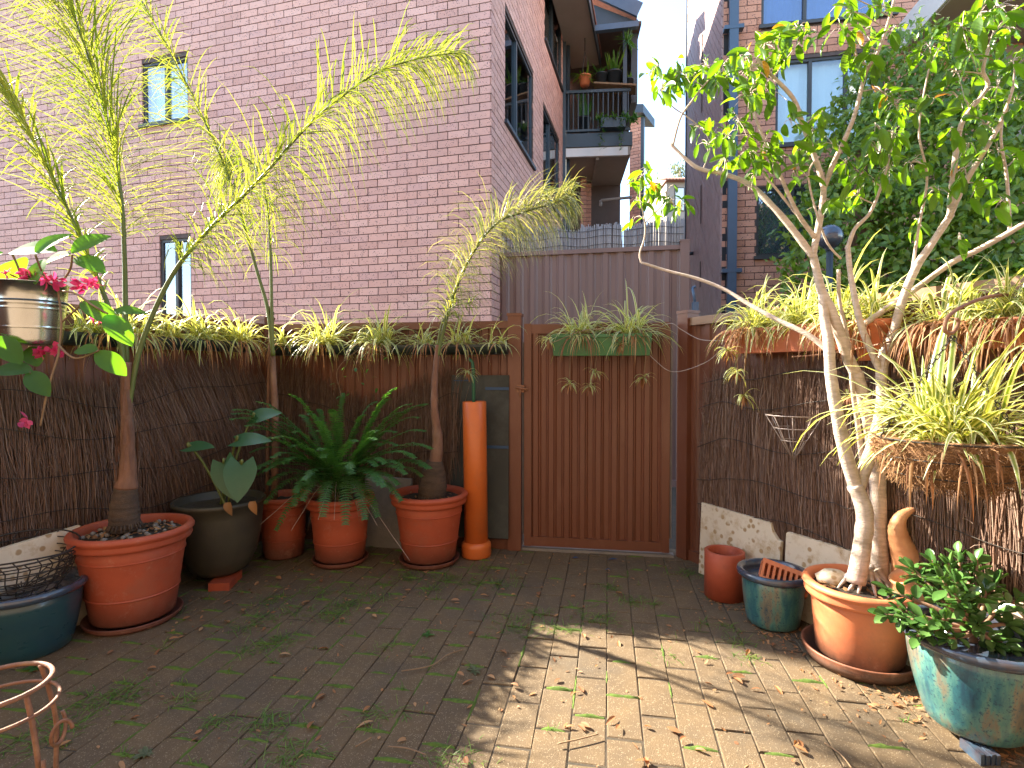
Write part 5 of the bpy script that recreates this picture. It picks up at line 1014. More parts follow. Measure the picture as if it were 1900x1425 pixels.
# ================================================================ broad-leaved plant with pink bracts in the bucket
md = thing('flowering_plant', BKc + Z3 * (hgt * 0.9), 'broad leaved plant with magenta bracts growing in the metal bucket', 'plant'); mc = BKc + Z3 * (hgt * 0.92)
oval = lambda t: math.sin(math.pi * min(1, t * 0.97 + 0.02)) ** 0.75
ML = [(30, 482, 2.30, 0.22, 0.13, (-0.3, 0.25, -0.05)), (20, 468, 2.25, 0.21, 0.12, (0.95, -0.2, 0.1)), (5, 470, 2.3, 0.2, 0.13, (-0.8, -0.2, -0.3)), (66, 472, 2.2, 0.16, 0.10, (0.3, 0.3, 0.6)), (80, 482, 2.3, 0.13, 0.09, (0.1, -0.5, -0.6)), (130, 472, 2.35, 0.17, 0.11, (-0.95, 0.0, -0.25)), (133, 470, 2.3, 0.16, 0.11, (0.6, 0.3, 0.7)), (140, 478, 2.3, 0.14, 0.09, (0.9, -0.2, -0.25)),
      (150, 560, 2.2, 0.17, 0.09, (0.8, -0.1, -0.35)), (196, 585, 2.2, 0.17, 0.09, (0.8, -0.3, -0.6)), (205, 582, 2.25, 0.12, 0.08, (0.8, 0.2, 0.3)), (178, 652, 2.2, 0.16, 0.085, (0.9, -0.2, -0.55)), (182, 650, 2.2, 0.09, 0.07, (-0.9, -0.2, 0.05)), (60, 690, 2.2, 0.16, 0.09, (-0.95, -0.1, 0.15)), (52, 690, 2.2, 0.14, 0.08, (0.7, -0.3, -0.5)), (70, 680, 2.25, 0.12, 0.08, (-0.4, 0.2, 0.6)), (-5, 625, 2.2, 0.14, 0.09, (0.6, -0.2, -0.5)), (0, 615, 2.25, 0.12, 0.08, (0.8, 0, 0.1))]
for i, (px, py, Y, L, wd, d) in enumerate(ML):
    p = P(px, py, Y); lg = leafgrid(L, wd, oval, 8, rnd(0.15, 0.4), 0.35); lf = M(); lf.join(lg, frame(p, V(d), V((rnd(-.3, .3), -0.7, 0.8))), RN.random() + 0.001); lo = part('leaf', lf, 'medleaf', md)
stems = [((40, 530, 2.33), (35, 500, 2.3), (22, 470, 2.25)), ((90, 530, 2.33), (76, 500, 2.25), (66, 474, 2.2)), ((110, 530, 2.33), (130, 500, 2.32), (134, 472, 2.3)), ((112, 540, 2.3), (140, 545, 2.22), (170, 565, 2.2), (200, 582, 2.2)), ((112, 600, 2.26), (140, 575, 2.2), (152, 560, 2.2)), ((108, 640, 2.22), (140, 665, 2.18), (184, 650, 2.2)), ((110, 655, 2.22), (90, 720, 2.2), (75, 790, 2.2)), ((88, 720, 2.2), (70, 705, 2.2), (55, 690, 2.2)), ((108, 540, 2.3), (114, 600, 2.24), (108, 660, 2.22))]
for st_ in stems: m = M(); m.tube(smooth([tuple(P(*s_)) for s_ in st_], 6), 0.0042, 6); part('stem', m, 'drystem', md)
for (px, py, n) in ((8, 505, 8), (48, 512, 14), (62, 515, 12), (90, 520, 10), (105, 522, 8), (150, 530, 12), (172, 522, 10), (75, 652, 12), (180, 590, 5), (105, 650, 8), (45, 780, 6)):
    m = M(); c = P(px, py, 2.26)
    for i in range(n): lg = leafgrid(rnd(0.025, 0.045), rnd(0.018, 0.028), oval, 3, rnd(-0.2, 0.5), 0.4); d = rdir(); m.join(lg, frame(c + rdir() * 0.012, d, rdir()), RN.random() + 0.001)
    part('bract', m, 'pink', md)
# ================================================================ jade plant
jd = thing('jade_plant', V((PF_[0], PF_[1], 0.28)), 'jade plant with thick glossy leaves in the nearest glazed pot', 'plant')
ob = lambda t: (math.sin(math.pi * min(1, t * 0.93 + 0.04)) ** 0.6) * (0.35 + 0.65 * min(1, t * 1.6))
def thick(lg, th):
    m = M(); k = len(lg.v); vs = list(lg.v) + [(x, y * 0.97, z - th * (1 - 0.9 * abs(u) ** 3)) for (x, y, z), u in zip(lg.v, lg.u)]; fs = list(lg.f) + [tuple(i + k for i in reversed(f)) for f in lg.f]; m.add(vs, fs, 0, None, True); return m
JM = []
for i in range(4): me = thick(leafgrid(rnd(0.046, 0.060), rnd(0.030, 0.040), ob, 5, rnd(-0.1, 0.25), 0.0, 0.25), 0.006).mesh('leaf'); me.materials.append(MT['jade']); JM.append(me)
jb = V((PF_[0] + 0.0, PF_[1] + 0.01, 0.27)); tips = []
def jbranch(pts, r0): 
    m = M(); ps = smooth([tuple(p) for p in pts], 5); m.tube(ps, [r0 * (1 - 0.6 * i / (len(ps) - 1)) for i in range(len(ps))], 8); part('stem', m, 'jadestem', jd)
JT = [(1700, 1075, 1.98), (1735, 1105, 1.85), (1760, 1045, 1.90), (1775, 1075, 1.80), (1800, 1110, 1.75), (1640, 1140, 1.78), (1665, 1130, 1.84), (1690, 1150, 1.75), (1720, 1160, 1.70), (1745, 1150, 1.68), (1830, 1095, 1.85), (1850, 1130, 1.80), (1880, 1160, 1.78), (1840, 1190, 1.72), (1800, 1060, 1.95), (1870, 1200, 1.72), (1700, 1180, 1.70), (1760, 1185, 1.66), (1785, 1130, 1.72), (1725, 1080, 1.92), (1815, 1160, 1.70), (1895, 1110, 1.85), (1770, 1100, 1.70), (1750, 1075, 1.75), (1690, 1052, 1.95), (1728, 1040, 1.93), (1812, 1036, 1.92), (1850, 1072, 1.88), (1655, 1098, 1.90), (1780, 1028, 1.95)]
f1 = jb + V((0.0, 0.0, 0.10)); jbranch([jb - Z3 * 0.05, jb, f1], 0.021)
for i, (px, py, Y) in enumerate(JT):
    e = P(px, py, Y); mid = f1.lerp(e, 0.5) + rdir() * 0.015 - Z3 * 0.01; jbranch([f1 - Z3 * 0.03, mid, e], 0.010)
    nl = 11
    for j in range(nl):
        ax = (e - mid).normalized(); a = j * 2.4 + i; s_ = j / nl; rr = ax.orthogonal().normalized(); d = (Quaternion(ax, a) @ rr) * (1.0 - 0.7 * s_) + ax * (0.15 + 0.9 * s_); p = mid.lerp(e, 0.45 + 0.6 * s_)
        inst('leaf', RN.choice(JM), frame(p, d, Z3 + rdir() * 0.4, rnd(0.75, 1.15), rnd(-0.4, 0.4)), jd)
# ================================================================ fig tree
ft_ = thing('fig_tree', V((PO_[0], PO_[1], 0.30)), 'pale barked fig tree with several stems in the orange tub on the right', 'tree')
TY = PO_[1]
BR = [  # name, radius start, radius end, pixel path (x, y, depth)
 ('trunk', .036, .030, [(1588, 1082, TY - .03), (1600, 1010, TY - .02), (1604, 950, TY - .02), (1586, 900, TY)]),
 ('trunk', .028, .017, [(1588, 905, TY), (1566, 830, TY), (1550, 750, TY), (1541, 690, TY), (1538, 640, TY), (1530, 590, TY + .02), (1527, 545, TY + .02)]),
 ('trunk', .027, .020, [(1590, 910, TY), (1612, 850, TY), (1630, 790, TY - .02), (1637, 745, TY - .02), (1635, 700, TY - .02), (1642, 650, TY - .02)]),
 ('trunk', .034, .025, [(1634, 1075, TY + .04), (1630, 980, TY + .04), (1628, 880, TY + .05), (1617, 800, TY + .05), (1604, 745, TY + .05), (1588, 690, TY + .04)]),
 ('trunk', .011, .007, [(1600, 860, TY + .06), (1592, 790, TY + .05), (1582, 720, TY + .04), (1575, 640, TY + .03), (1558, 560, TY + .03), (1556, 500, TY)]),
 ('branch', .024, .014, [(1588, 692, TY + .04), (1572, 660, TY + .03), (1545, 582, TY + .02), (1525, 541, TY + .02), (1514, 496, TY + .02), (1508, 470, TY + .02)]),
 ('branch', .012, .006, [(1541, 655, TY), (1500, 622, TY + .05), (1440, 592, TY + .14), (1392, 566, TY + .22), (1342, 536, TY + .3), (1290, 516, TY + .36), (1240, 503, TY + .42), (1190, 487, TY + .46)]),
 ('branch', .005, .003, [(1190, 488, TY + .46), (1187, 470, TY + .46), (1196, 440, TY + .46), (1196, 410, TY + .46), (1188, 370, TY + .46), (1190, 330, TY + .45)]),
 ('branch', .0035, .002, [(1196, 415, TY + .46), (1215, 395, TY + .46), (1240, 375, TY + .45), (1268, 392, TY + .44)]),
 ('branch', .019, .012, [(1642, 655, TY - .02), (1656, 622, TY - .03), (1677, 551, TY - .06), (1700, 496, TY - .08), (1727, 455, TY - .1), (1765, 398, TY - .12)]),
 ('branch', .012, .005, [(1762, 403, TY - .12), (1769, 330, TY - .13), (1777, 260, TY - .14), (1790, 218, TY - .15), (1832, 162, TY - .15), (1824, 127, TY - .16), (1845, 60, TY - .18)]),
 ('branch', .012, .005, [(1760, 405, TY - .12), (1790, 340, TY - .15), (1830, 275, TY - .2), (1860, 220, TY - .22), (1880, 160, TY - .24)]),
 ('branch', .015, .009, [(1634, 690, TY - .02), (1602, 617, TY - .03), (1588, 564, TY - .04), (1577, 501, TY - .04), (1573, 455, TY - .04)]),
 ('branch', .009, .004, [(1573, 460, TY - .04), (1586, 425, TY - .05), (1616, 392, TY - .05), (1640, 330, TY - .06), (1655, 270, TY - .06)]),
 ('branch', .013, .010, [(1602, 602, TY + .02), (1657, 564, TY), (1692, 541, TY - .02), (1765, 488, TY - .08), (1816, 463, TY - .12), (1900, 415, TY - .2), (1960, 370, TY - .25)]),
 ('branch', .007, .003, [(1874, 430, TY - .17), (1868, 330, TY - .18), (1857, 250, TY - .18), (1872, 180, TY - .19)]),
 ('branch', .015, .007, [(1510, 478, TY + .02), (1466, 420, TY + .04), (1431, 380, TY + .06), (1390, 342, TY + .1), (1340, 322, TY + .14), (1292, 310, TY + .18), (1243, 266, TY + .22)]),
 ('branch', .0055, .003, [(1248, 272, TY + .22), (1262, 220, TY + .22), (1282, 190, TY + .22), (1312, 152, TY + .22), (1342, 132, TY + .2)]),
 ('branch', .0035, .002, [(1270, 213, TY + .22), (1245, 195, TY + .23), (1228, 165, TY + .23)]),
 ('branch', .014, .006, [(1508, 474, TY + .02), (1519, 420, TY + .01), (1528, 351, TY), (1513, 295, TY), (1490, 233, TY), (1472, 183, TY), (1425, 133, TY + .02), (1404, 108, TY + .03)]),
 ('branch', .010, .004, [(1512, 440, TY + .01), (1478, 392, TY - .02), (1437, 301, TY - .04), (1404, 224, TY - .04), (1394, 170, TY - .04)]),
 ('branch', .011, .005, [(1528, 352, TY), (1548, 300, TY - .02), (1568, 257, TY - .04), (1588, 206, TY - .05), (1606, 136, TY - .06), (1630, 94, TY - .08), (1657, 10, TY - .1), (1665, -60, TY - .1)]),
 ('branch', .006, .003, [(1480, 400, TY), (1440, 350, TY - .02), (1416, 320, TY - .02), (1390, 250, TY - .02)]),
 ('branch', .006, .003, [(1690, 520, TY - .06), (1705, 420, TY - .08), (1720, 330, TY - .1), (1705, 240, TY - .12), (1725, 120, TY - .12)]),
 ('branch', .005, .003, [(1560, 480, TY - .03), (1530, 440, TY - .05), (1500, 330, TY - .08), (1520, 290, TY - .1)])]
for nm, r0, r1, pth in BR:
    ps = smooth([tuple(P(*q)) for q in pth], 6); k = len(ps); m = M(); m.tube(ps, [(r0 + (r1 - r0) * i / (k - 1)) * (1 + rnd(-0.05, 0.06)) for i in range(k)], 12 if r0 > 0.015 else 8); part(nm, m, 'bark', ft_)
m = M()
for i in range(14):     # gripping roots
    a = i / 14 * 6.283 + rnd(-.2, .2); c0 = P(1608, 1058, TY) + V((0.04 * math.cos(a), 0.03 * math.sin(a), rnd(-0.03, 0.02))); e = c0 + V((rnd(0.05, 0.10) * math.cos(a), rnd(0.05, 0.09) * math.sin(a), 0)); e.z = 0.294
    m.tube(smooth([tuple(c0), tuple(c0.lerp(e, 0.5) + V((0, 0, 0.005))), tuple(e)], 4), [0.015, 0.012, 0.0105, 0.009, 0.008, 0.007, 0.006, 0.005, 0.004], 7)
part('roots', m, 'bark', ft_)
lance = lambda t: (math.sin(math.pi * min(1, t * 0.86 + 0.03)) ** 0.8) * (1 - 0.25 * t) if t < 0.97 else 0.02
FM = []
for i in range(6): lg = leafgrid(rnd(0.072, 0.088), rnd(0.034, 0.042), lance, 6, rnd(0.15, 0.6), rnd(0.3, 0.9)); me = lg.mesh('leaf'); me.materials.append(MT['fig']); mey = lg.mesh('yellow_leaf'); mey.materials.append(MT['figy']); FM.append((lg, me, mey))
CL = [(1222, 130, 22, 10), (1240, 160, 22, 11), (1262, 140, 22, 12), (1285, 150, 22, 12), (1310, 130, 25, 14), (1340, 130, 25, 13), (1225, 175, 14, 5), (1330, 165, 20, 8), (1370, 110, 28, 15), (1395, 135, 30, 18), (1420, 90, 25, 14), (1450, 70, 28, 13), (1480, 60, 25, 10), (1505, 65, 18, 7), (1390, 180, 28, 14), (1370, 230, 24, 10), (1420, 170, 25, 12), (1445, 120, 25, 8), (1300, 245, 25, 10), (1315, 275, 20, 6), (1350, 260, 25, 10), (1345, 300, 22, 8), (1390, 290, 28, 16), (1420, 270, 26, 13), (1440, 300, 25, 12), (1465, 230, 25, 9), (1400, 330, 20, 7), (1475, 320, 25, 8), (1525, 215, 18, 6), (1510, 250, 20, 6), (1490, 280, 22, 8),
      (1560, 60, 24, 9), (1585, 30, 24, 9), (1600, 70, 24, 9), (1640, 20, 26, 9), (1620, 110, 20, 6), (1590, 110, 22, 7), (1575, 0, 20, 6), (1660, 60, 16, 5), (1545, 275, 20, 5), (1570, 310, 22, 7), (1600, 330, 24, 9), (1630, 290, 26, 11), (1655, 255, 26, 12), (1660, 200, 24, 10), (1640, 180, 22, 8), (1690, 215, 22, 8), (1625, 240, 18, 6), (1650, 320, 24, 9), (1560, 380, 20, 6), (1590, 370, 22, 7), (1530, 390, 18, 5), (1690, 310, 24, 8), (1700, 110, 22, 9), (1725, 95, 20, 8), (1760, 80, 26, 12), (1785, 60, 26, 12), (1800, 110, 26, 12), (1775, 140, 24, 10), (1820, 30, 26, 12), (1850, 20, 26, 11), (1870, 60, 24, 9), (1890, 20, 24, 9), (1780, 190, 22, 8), (1820, 190, 24, 9), (1850, 170, 24, 9), (1880, 120, 24, 9), (1885, 200, 24, 10), (1830, 240, 24, 10), (1800, 270, 24, 9), (1850, 290, 26, 10), (1885, 300, 24, 8), (1790, 320, 24, 8), (1740, 360, 22, 7), (1820, 350, 22, 7), (1860, 380, 22, 6), (1705, 420, 18, 4), (1780, 440, 16, 4), (1770, 250, 20, 6), (1730, 200, 18, 4),
      (1190, 335, 16, 7), (1205, 320, 14, 6), (1180, 380, 14, 5), (1200, 360, 16, 7), (1215, 350, 14, 6), (1235, 365, 14, 6), (1245, 380, 14, 5), (1265, 390, 13, 6), (1180, 410, 12, 3), (1215, 400, 12, 4)]
brp = [[V(p) for p in smooth([tuple(P(*q)) for q in pth], 4)] for nm, r0, r1, pth in BR if r1 < 0.0105]
leaves = []; tw = M()
for (px, py, rad, n) in CL:
    q = min(((abs(proj(p)[0] - px) ** 2 + abs(proj(p)[1] - py) ** 2, p) for br_ in brp for p in br_ if proj(p)), key=lambda e: e[0])[1]; Y0 = q.y; c = P(px, py - 8, Y0 + rnd(-0.05, 0.05))
    mid = q.lerp(c, 0.5) + rdir() * 0.012; tw.tube([q, mid, c], [0.0028, 0.0024, 0.0016], 5, False)
    for i in range(int(n * 1.2)):
        p = P(px + RN.gauss(0, rad * 0.6), py + RN.gauss(0, rad * 0.55) - 6, Y0 + rnd(-0.13, 0.13)); tw.tube([c, c.lerp(p, 0.6) + Z3 * 0.008, p], [0.0015, 0.0012, 0.0008], 4, False)
        a = rnd(0, 6.28); d = V((math.cos(a) * 0.55, math.sin(a) * 0.55, rnd(-1.1, 0.15))); leaves.append((proj(p)[2], frame(p, d, V((math.cos(a), math.sin(a), 0.6)) + rdir() * 0.5, rnd(0.6, 1.05), rnd(-0.6, 0.6)), RN.random() < 0.022))
part('twigs', tw, 'bark', ft_, kind='stuff'); leaves.sort(key=lambda e: e[0]); crown = M()
for i, (z, mt, yel) in enumerate(leaves):
    lg, me, mey = RN.choice(FM)
    if i < 290 or yel: inst('yellow_leaf' if yel else 'leaf', mey if yel else me, mt, ft_)
    else: crown.join(lg, mt, RN.random() + 0.001)
part('crown', crown, 'fig', ft_, kind='stuff')
# ================================================================ evergreen hedge tree behind the right fence
hd = thing('hedge_tree', V((3.3, 4.9, 0)), 'dense dark green small leaved tree filling the right behind the fence', 'tree'); m = M()
sl = leafgrid(0.078, 0.046, oval, 2, 0.3, 0.3); HB = []
for (px, py, Y, r) in ((1560, 420, 5.4, 0.55), (1540, 500, 5.2, 0.45), (1500, 530, 5.2, 0.25), (1600, 300, 5.6, 0.60), (1640, 200, 5.8, 0.55), (1590, 220, 5.9, 0.32), (1700, 150, 5.8, 0.60), (1700, 330, 5.3, 0.75), (1660, 460, 5.0, 0.65), (1780, 240, 5.4, 0.75), (1790, 400, 5.0, 0.75), (1870, 300, 5.2, 0.8), (1880, 450, 4.8, 0.7), (1760, 500, 4.8, 0.5), (1950, 250, 5.2, 0.8), (1960, 420, 5.0, 0.8), (1640, 560, 5.0, 0.5), (1850, 560, 4.7, 0.5), (1620, 120, 6.0, 0.18), (1720, 75, 6.0, 0.2), (1520, 400, 5.6, 0.22), (1545, 330, 5.8, 0.25)): HB.append((P(px, py, Y), r))
for (c, r) in HB:
    n = int(3800 * r * r)
    for i in range(n):
        d = rdir(); k = r * (0.80 + 0.24 * RN.random()) * (1 + 0.16 * math.sin(d.x * 9 + c.x * 5) * math.sin(d.z * 8 + c.z * 3)); p = c + V((d.x * k, d.y * k * 0.8, d.z * k))
        if d.y > 0.55: continue
        dd = (V((rnd(-1, 1), rnd(-1, 1), rnd(-1.0, 0.2)))).normalized(); m.join(sl, frame(p, dd, d * 0.8 + Z3 * 0.55 + h2(-0.15, -0.5) + rdir() * 0.35, rnd(0.6, 1.2)), RN.random() + 0.001)
for i in range(70):      # loose shoots
    c, r = RN.choice(HB); d = rdir()
    if d.y > 0.1: continue
    p = c + V((d.x * r, d.y * r * 0.8, d.z * r)); g_ = (d + V((0, -0.3, 0.4)) + rdir() * 0.5).normalized()
    for k in range(12): q = p + g_ * (0.028 * k) - Z3 * (0.0012 * k * k); m.join(sl, frame(q, g_ + rdir() * 0.9, Z3 + rdir() * 0.5, rnd(0.5, 0.9)), RN.random() + 0.001)
part('crown', m, 'hedge', hd, kind='stuff')
m = M(); m.tube([V((3.3, 4.95, 0)), V((3.35, 5.1, 1.2)), V((3.3, 5.2, 2.2)), V((3.4, 5.3, 3.4))], [0.11, 0.09, 0.07, 0.04], 10)
for (c, r) in HB: m.tube([V((3.32, 5.2, min(2.4, c.z * 0.6))), V((3.32, 5.2, 0)).lerp(c, 0.6) + Z3 * (c.z * 0.15), c], [0.035, 0.02, 0.008], 6)
part('trunk', m, 'palmbark', hd)
# globe lamp in front of the hedge
q = P(1540, 440, 4.4); lp = thing('garden_lamp', h2(q.x, q.y), 'dark globe lamp on a slim post in front of the dense hedge', 'lamp'); m = M(); m.lathe([(0, 0.105)] + [(0.10 * math.sin(a), 0.10 * math.cos(a)) for a in [i / 10 * math.pi for i in range(1, 10)]] + [(0.035, -0.11), (0, -0.11)], q, 24); part('globe', m, 'glaze_rim', lp)
m = M(); m.tube([h2(q.x, q.y), q - Z3 * 0.11], 0.025, 10); part('post', m, 'slate', lp)
# gum tree far away
q = P(1262, 315, 36); gt = thing('gum_tree', h2(q.x, q.y), 'pale far gum tree above the small tiled roof', 'tree'); m = M(); gl_ = leafgrid(0.22, 0.07, oval, 2, 0.2, 0.2)
for i in range(420): d = rdir(); m.join(gl_, frame(q + V((d.x * 0.8, d.y * 0.8, d.z * 0.9)) * math.sqrt(RN.random()), (rnd(-.4, .4), rnd(-.4, .4), -1), rdir()), RN.random() + 0.001)
part('crown', m, 'gum', gt, kind='stuff'); m = M(); m.tube([h2(q.x, q.y), q], [0.2, 0.08], 8); part('trunk', m, 'bark', gt)
# ================================================================ balcony plants
def bpot(px, py, r, h, Y, mat, label, plant, name='plant_pot'):
    c = P(px, py, Y); pot(name, c, [(0, 0), (r * 0.75, 0), (r * 0.97, h * 0.88), (r * 1.06, h * 0.88), (r * 1.06, h), (r * 0.94, h), (r * 0.9, h * 0.85), (0, h * 0.85)], mat, label + ' pot', 'pot', None, None, n=24)
    if plant:
        t = thing('pot_plant', c + Z3 * h * 0.85, plant[0], 'plant'); m = M()
        for i in range(plant[1]): m.blade(c + Z3 * h * 0.86 + V((rnd(-r, r) * .5, rnd(-r, r) * .5, 0)), rnd(0, 6.28), rnd(*plant[3]), rnd(*plant[2]), plant[4], rnd(0.2, plant[5]), 5, RN.random() + 0.001)
        part('foliage', m, plant[6], t, kind='stuff')
    return c
sh = thing('shelf', P(1120, 166, 10.05), 'thin wooden shelf above the balcony railing carrying three pots', 'shelf'); m = M(); a_, b_ = P(1103, 162, 10.1), P(1180, 166, 9.95); m.bar(a_, b_, 0.35, 0.03); part('plank', m, 'drystem', sh)
shz = lambda px: a_.lerp(b_, (px - 1103) / 77.0).z + 0.017
for px, r, h, lab, pl in ((1116, 0.11, 0.2, 'small black balcony shelf', ('low green plant in the left black pot on the balcony shelf', 24, (0.1, 0.25), (0.6, 1.4), 0.03, 1.0, 'fern')), (1139, 0.135, 0.27, 'largest black balcony shelf', ('spiky agave in the largest black pot on the balcony shelf', 30, (0.25, 0.55), (0.7, 1.5), 0.04, 0.5, 'grass')), (1168, 0.08, 0.19, 'right hand black balcony shelf', ('thin dry plant in the right black pot on the balcony shelf', 20, (0.08, 0.22), (0.5, 1.5), 0.02, 1.0, 'grass'))):
    c = P(px, 163, 10.03); c.z = shz(px); q = proj(c); bpot(q[0], q[1], r, h, 10.03, 'charcoal', lab, pl)
ch_ = bpot(1085, 159, 0.11, 0.17, 9.9, 'terra_lt', 'hanging terracotta balcony', ('spider plant in the hanging terracotta balcony pot', 40, (0.12, 0.35), (-0.1, 1.2), 0.025, 2.5, 'grass'), 'hanging_pot')
m = M(); top = V((ch_.x, ch_.y, ch_.z + 0.62))
for k in range(3): m.tube([top, ch_ + V((0.11 * math.cos(k * 2.1), 0.11 * math.sin(k * 2.1), 0.16))], 0.006, 4)
m.tube([top, top + Z3 * (ROOF - top.z + 0.02)], 0.008, 5); tag(part('hanger', m, 'wire', loc=ch_ + Z3 * 0.17), 'wire hanger holding the terracotta balcony pot', 'hanger')
bpot(1083, 247, 0.13, 0.27, 10.25, 'charcoal', 'black balcony floor', ('tall cactus like plant standing on the balcony floor', 16, (0.3, 0.75), (1.2, 1.55), 0.07, 0.2, 'fern'))
c = P(1137, 240, 9.85); pb = thing('railing_planter', c, 'dark trough planter hooked on the balcony railing', 'planter'); m = M(); m.box(c + Z3 * 0.09, 0.44, 0.18, 0.17, -0.05); part('box', m, 'slate', pb); m = M(); m.box(c + V((0, 0.12, 0.16)), 0.3, 0.10, 0.02); part('hook', m, 'slate', pb)
t = thing('trailing_plant', c + Z3 * 0.17, 'leafy succulent trailing from the balcony railing planter', 'plant'); m = M()
for i in range(150):
    x = rnd(-0.3, 0.42); m.blade(c + V((x, rnd(-0.08, 0.05), 0.17)), rnd(0, 6.28), rnd(0.0, 1.4), rnd(0.06, 0.2), 0.03, rnd(0.5, 3), 4, RN.random() + 0.001)
for x in (-0.22, 0.13):
    for k in range(40): m.blade(c + V((x + 0.03 * math.sin(k * 0.5), -0.12, 0.15 - k * 0.014)), rnd(0, 6.28), rnd(-0.8, 0.6), rnd(0.04, 0.09), 0.02, 1, 3, RN.random() + 0.001)
part('foliage', m, 'fern', t, kind='stuff')
c = P(1165, 75, 9.9); t = thing('tillandsia', c, 'spiky air plant tied to the top of the balcony post', 'plant'); m = M()
for i in range(46): m.blade(c + rdir() * 0.03, rnd(0, 6.28), rnd(-0.9, 1.4), rnd(0.15, 0.33), 0.022, rnd(0, 1.2), 4, RN.random() + 0.001)
part('foliage', m, 'fern', t, kind='stuff')
# ================================================================ wires strung by the gate
for pts, lab in ((((1195, 645, 3.4), (1215, 668, 3.36), (1250, 690, 3.3), (1310, 672, 3.2), (1345, 640, 3.1)), 'thin lower wire drooping from the green planter past the gate post'), (((1218, 610, 3.4), (1245, 600, 3.3), (1265, 612, 3.28), (1300, 630, 3.2), (1350, 632, 3.05)), 'thin upper wire tangled round the right gate post')):
    m = M(); m.tube(smooth([tuple(P(*q)) for q in pts], 8), 0.0022, 5); tag(part('wire', m, 'wire_pale', loc=P(*pts[0])), lab, 'wire')
m = M(); q0, q1 = P(1470, 662, 2.6), P(1660, 632, 2.15); m.tube([q0.lerp(q1, i / 20) - Z3 * 0.012 * math.sin(i / 20 * 3.14) for i in range(21)], 0.004, 6); tag(part('tie_rope', m, 'rust', loc=q0), 'brown twisted rope tied round the fig tree stems', 'rope')
# ================================================================ moss, grass, leaves on the paving
m = M(); gm = M()
moist = lambda p: 0.95 if proj(p)[0] < 930 else 0.25
def lump(mm, c, d, L, w, h):
    s = V((-d.y, d.x, 0)); n = max(3, int(L / 0.02)); vs = []; 
    for i in range(n + 1):
        f = i / n; e = math.sin(math.pi * min(1, max(0.0, f * 0.94 + 0.03))) ** 0.4; p = c + d * (L * (f - 0.5)); ww = w * e * rnd(0.6, 1.3)
        vs += [p - s * ww, p - s * ww * 0.4 + Z3 * h * e * rnd(0.5, 1.2), p + s * ww * 0.4 + Z3 * h * e * rnd(0.5, 1.2), p + s * ww]
    mm.add(vs, [(4 * i + j, 4 * i + j + 1, 4 * i + j + 5, 4 * i + j + 4) for i in range(n) for j in range(3)], RN.random() + 0.001, None, True)
for (je, jl, c) in JOINTS:
    k = moist(c)
    if RN.random() < k * 0.9: lump(m, je + Z3 * (undul(je) - 0.004), PB, PWD * rnd(0.6, 1.2), 0.012, 0.010)
    if RN.random() < k * 0.5: lump(m, jl + PA * rnd(-.05, .05) + Z3 * (undul(jl) - 0.004), PA, PLN * rnd(0.25, 0.9), 0.007, 0.007)
part('moss', m, 'moss', loc=(0, 2, 0)); o = bpy.data.objects['moss']; o['kind'] = 'stuff'; tag(o, 'green moss growing in the joints of the paving', 'moss')
gspots = [(500, 1115, 34), (480, 1150, 40), (545, 1135, 26), (450, 1165, 26), (640, 1125, 50), (690, 1110, 40), (615, 1140, 34), (760, 1070, 40), (830, 1075, 44), (880, 1080, 36), (940, 1085, 34), (715, 1085, 24), (800, 1095, 24), (520, 1190, 40), (470, 1205, 30), (715, 1200, 20), (500, 1345, 46), (540, 1405, 46), (700, 1330, 30), (400, 1340, 20), (840, 1410, 30), (350, 1300, 18), (230, 1290, 40), (160, 1310, 46), (130, 1345, 30), (60, 1370, 30), (300, 1200, 14), (950, 1150, 28), (1040, 1165, 26), (1120, 1150, 40), (1090, 1140, 26), (1000, 1140, 20), (1170, 1115, 34), (1210, 1120, 20), (1275, 1065, 36), (1130, 1090, 20), (1350, 1165, 14), (1370, 1190, 18), (1390, 1220, 14), (1310, 1155, 12), (955, 1170, 26), (580, 1100, 30), (660, 1095, 30), (1240, 1220, 8), (900, 1055, 20), (330, 1135, 10), (1475, 1060, 6)]
for (px, py, n) in gspots:
    c = G(px, py, 0.0); sp = 0.05 if n > 25 else 0.03; heavy = 4.0
    for i in range(int(n * heavy)): gm.blade(c + V((RN.gauss(0, sp), RN.gauss(0, sp * 0.8), undul(c) - 0.003)), rnd(0, 6.28), rnd(0.02, 0.7), rnd(0.025, 0.075), rnd(0.0018, 0.0034), rnd(0.3, 1.6), 4, RN.random() + 0.001)
for i in range(150):
    je = RN.choice(JOINTS)[0]
    if RN.random() > moist(je): continue
    for k in range(RN.randrange(4, 14)): gm.blade(je + V((rnd(-.02, .02), rnd(-.008, .008), undul(je) - 0.004)), rnd(0, 6.28), rnd(0.2, 1.3), rnd(0.015, 0.045), 0.0028, 1, 3, RN.random() + 0.001)
part('grass', gm, 'grass', loc=(0, 2, 0)); o = bpy.data.objects['grass']; o['kind'] = 'stuff'; tag(o, 'short green grass sprouting between the pavers', 'grass')
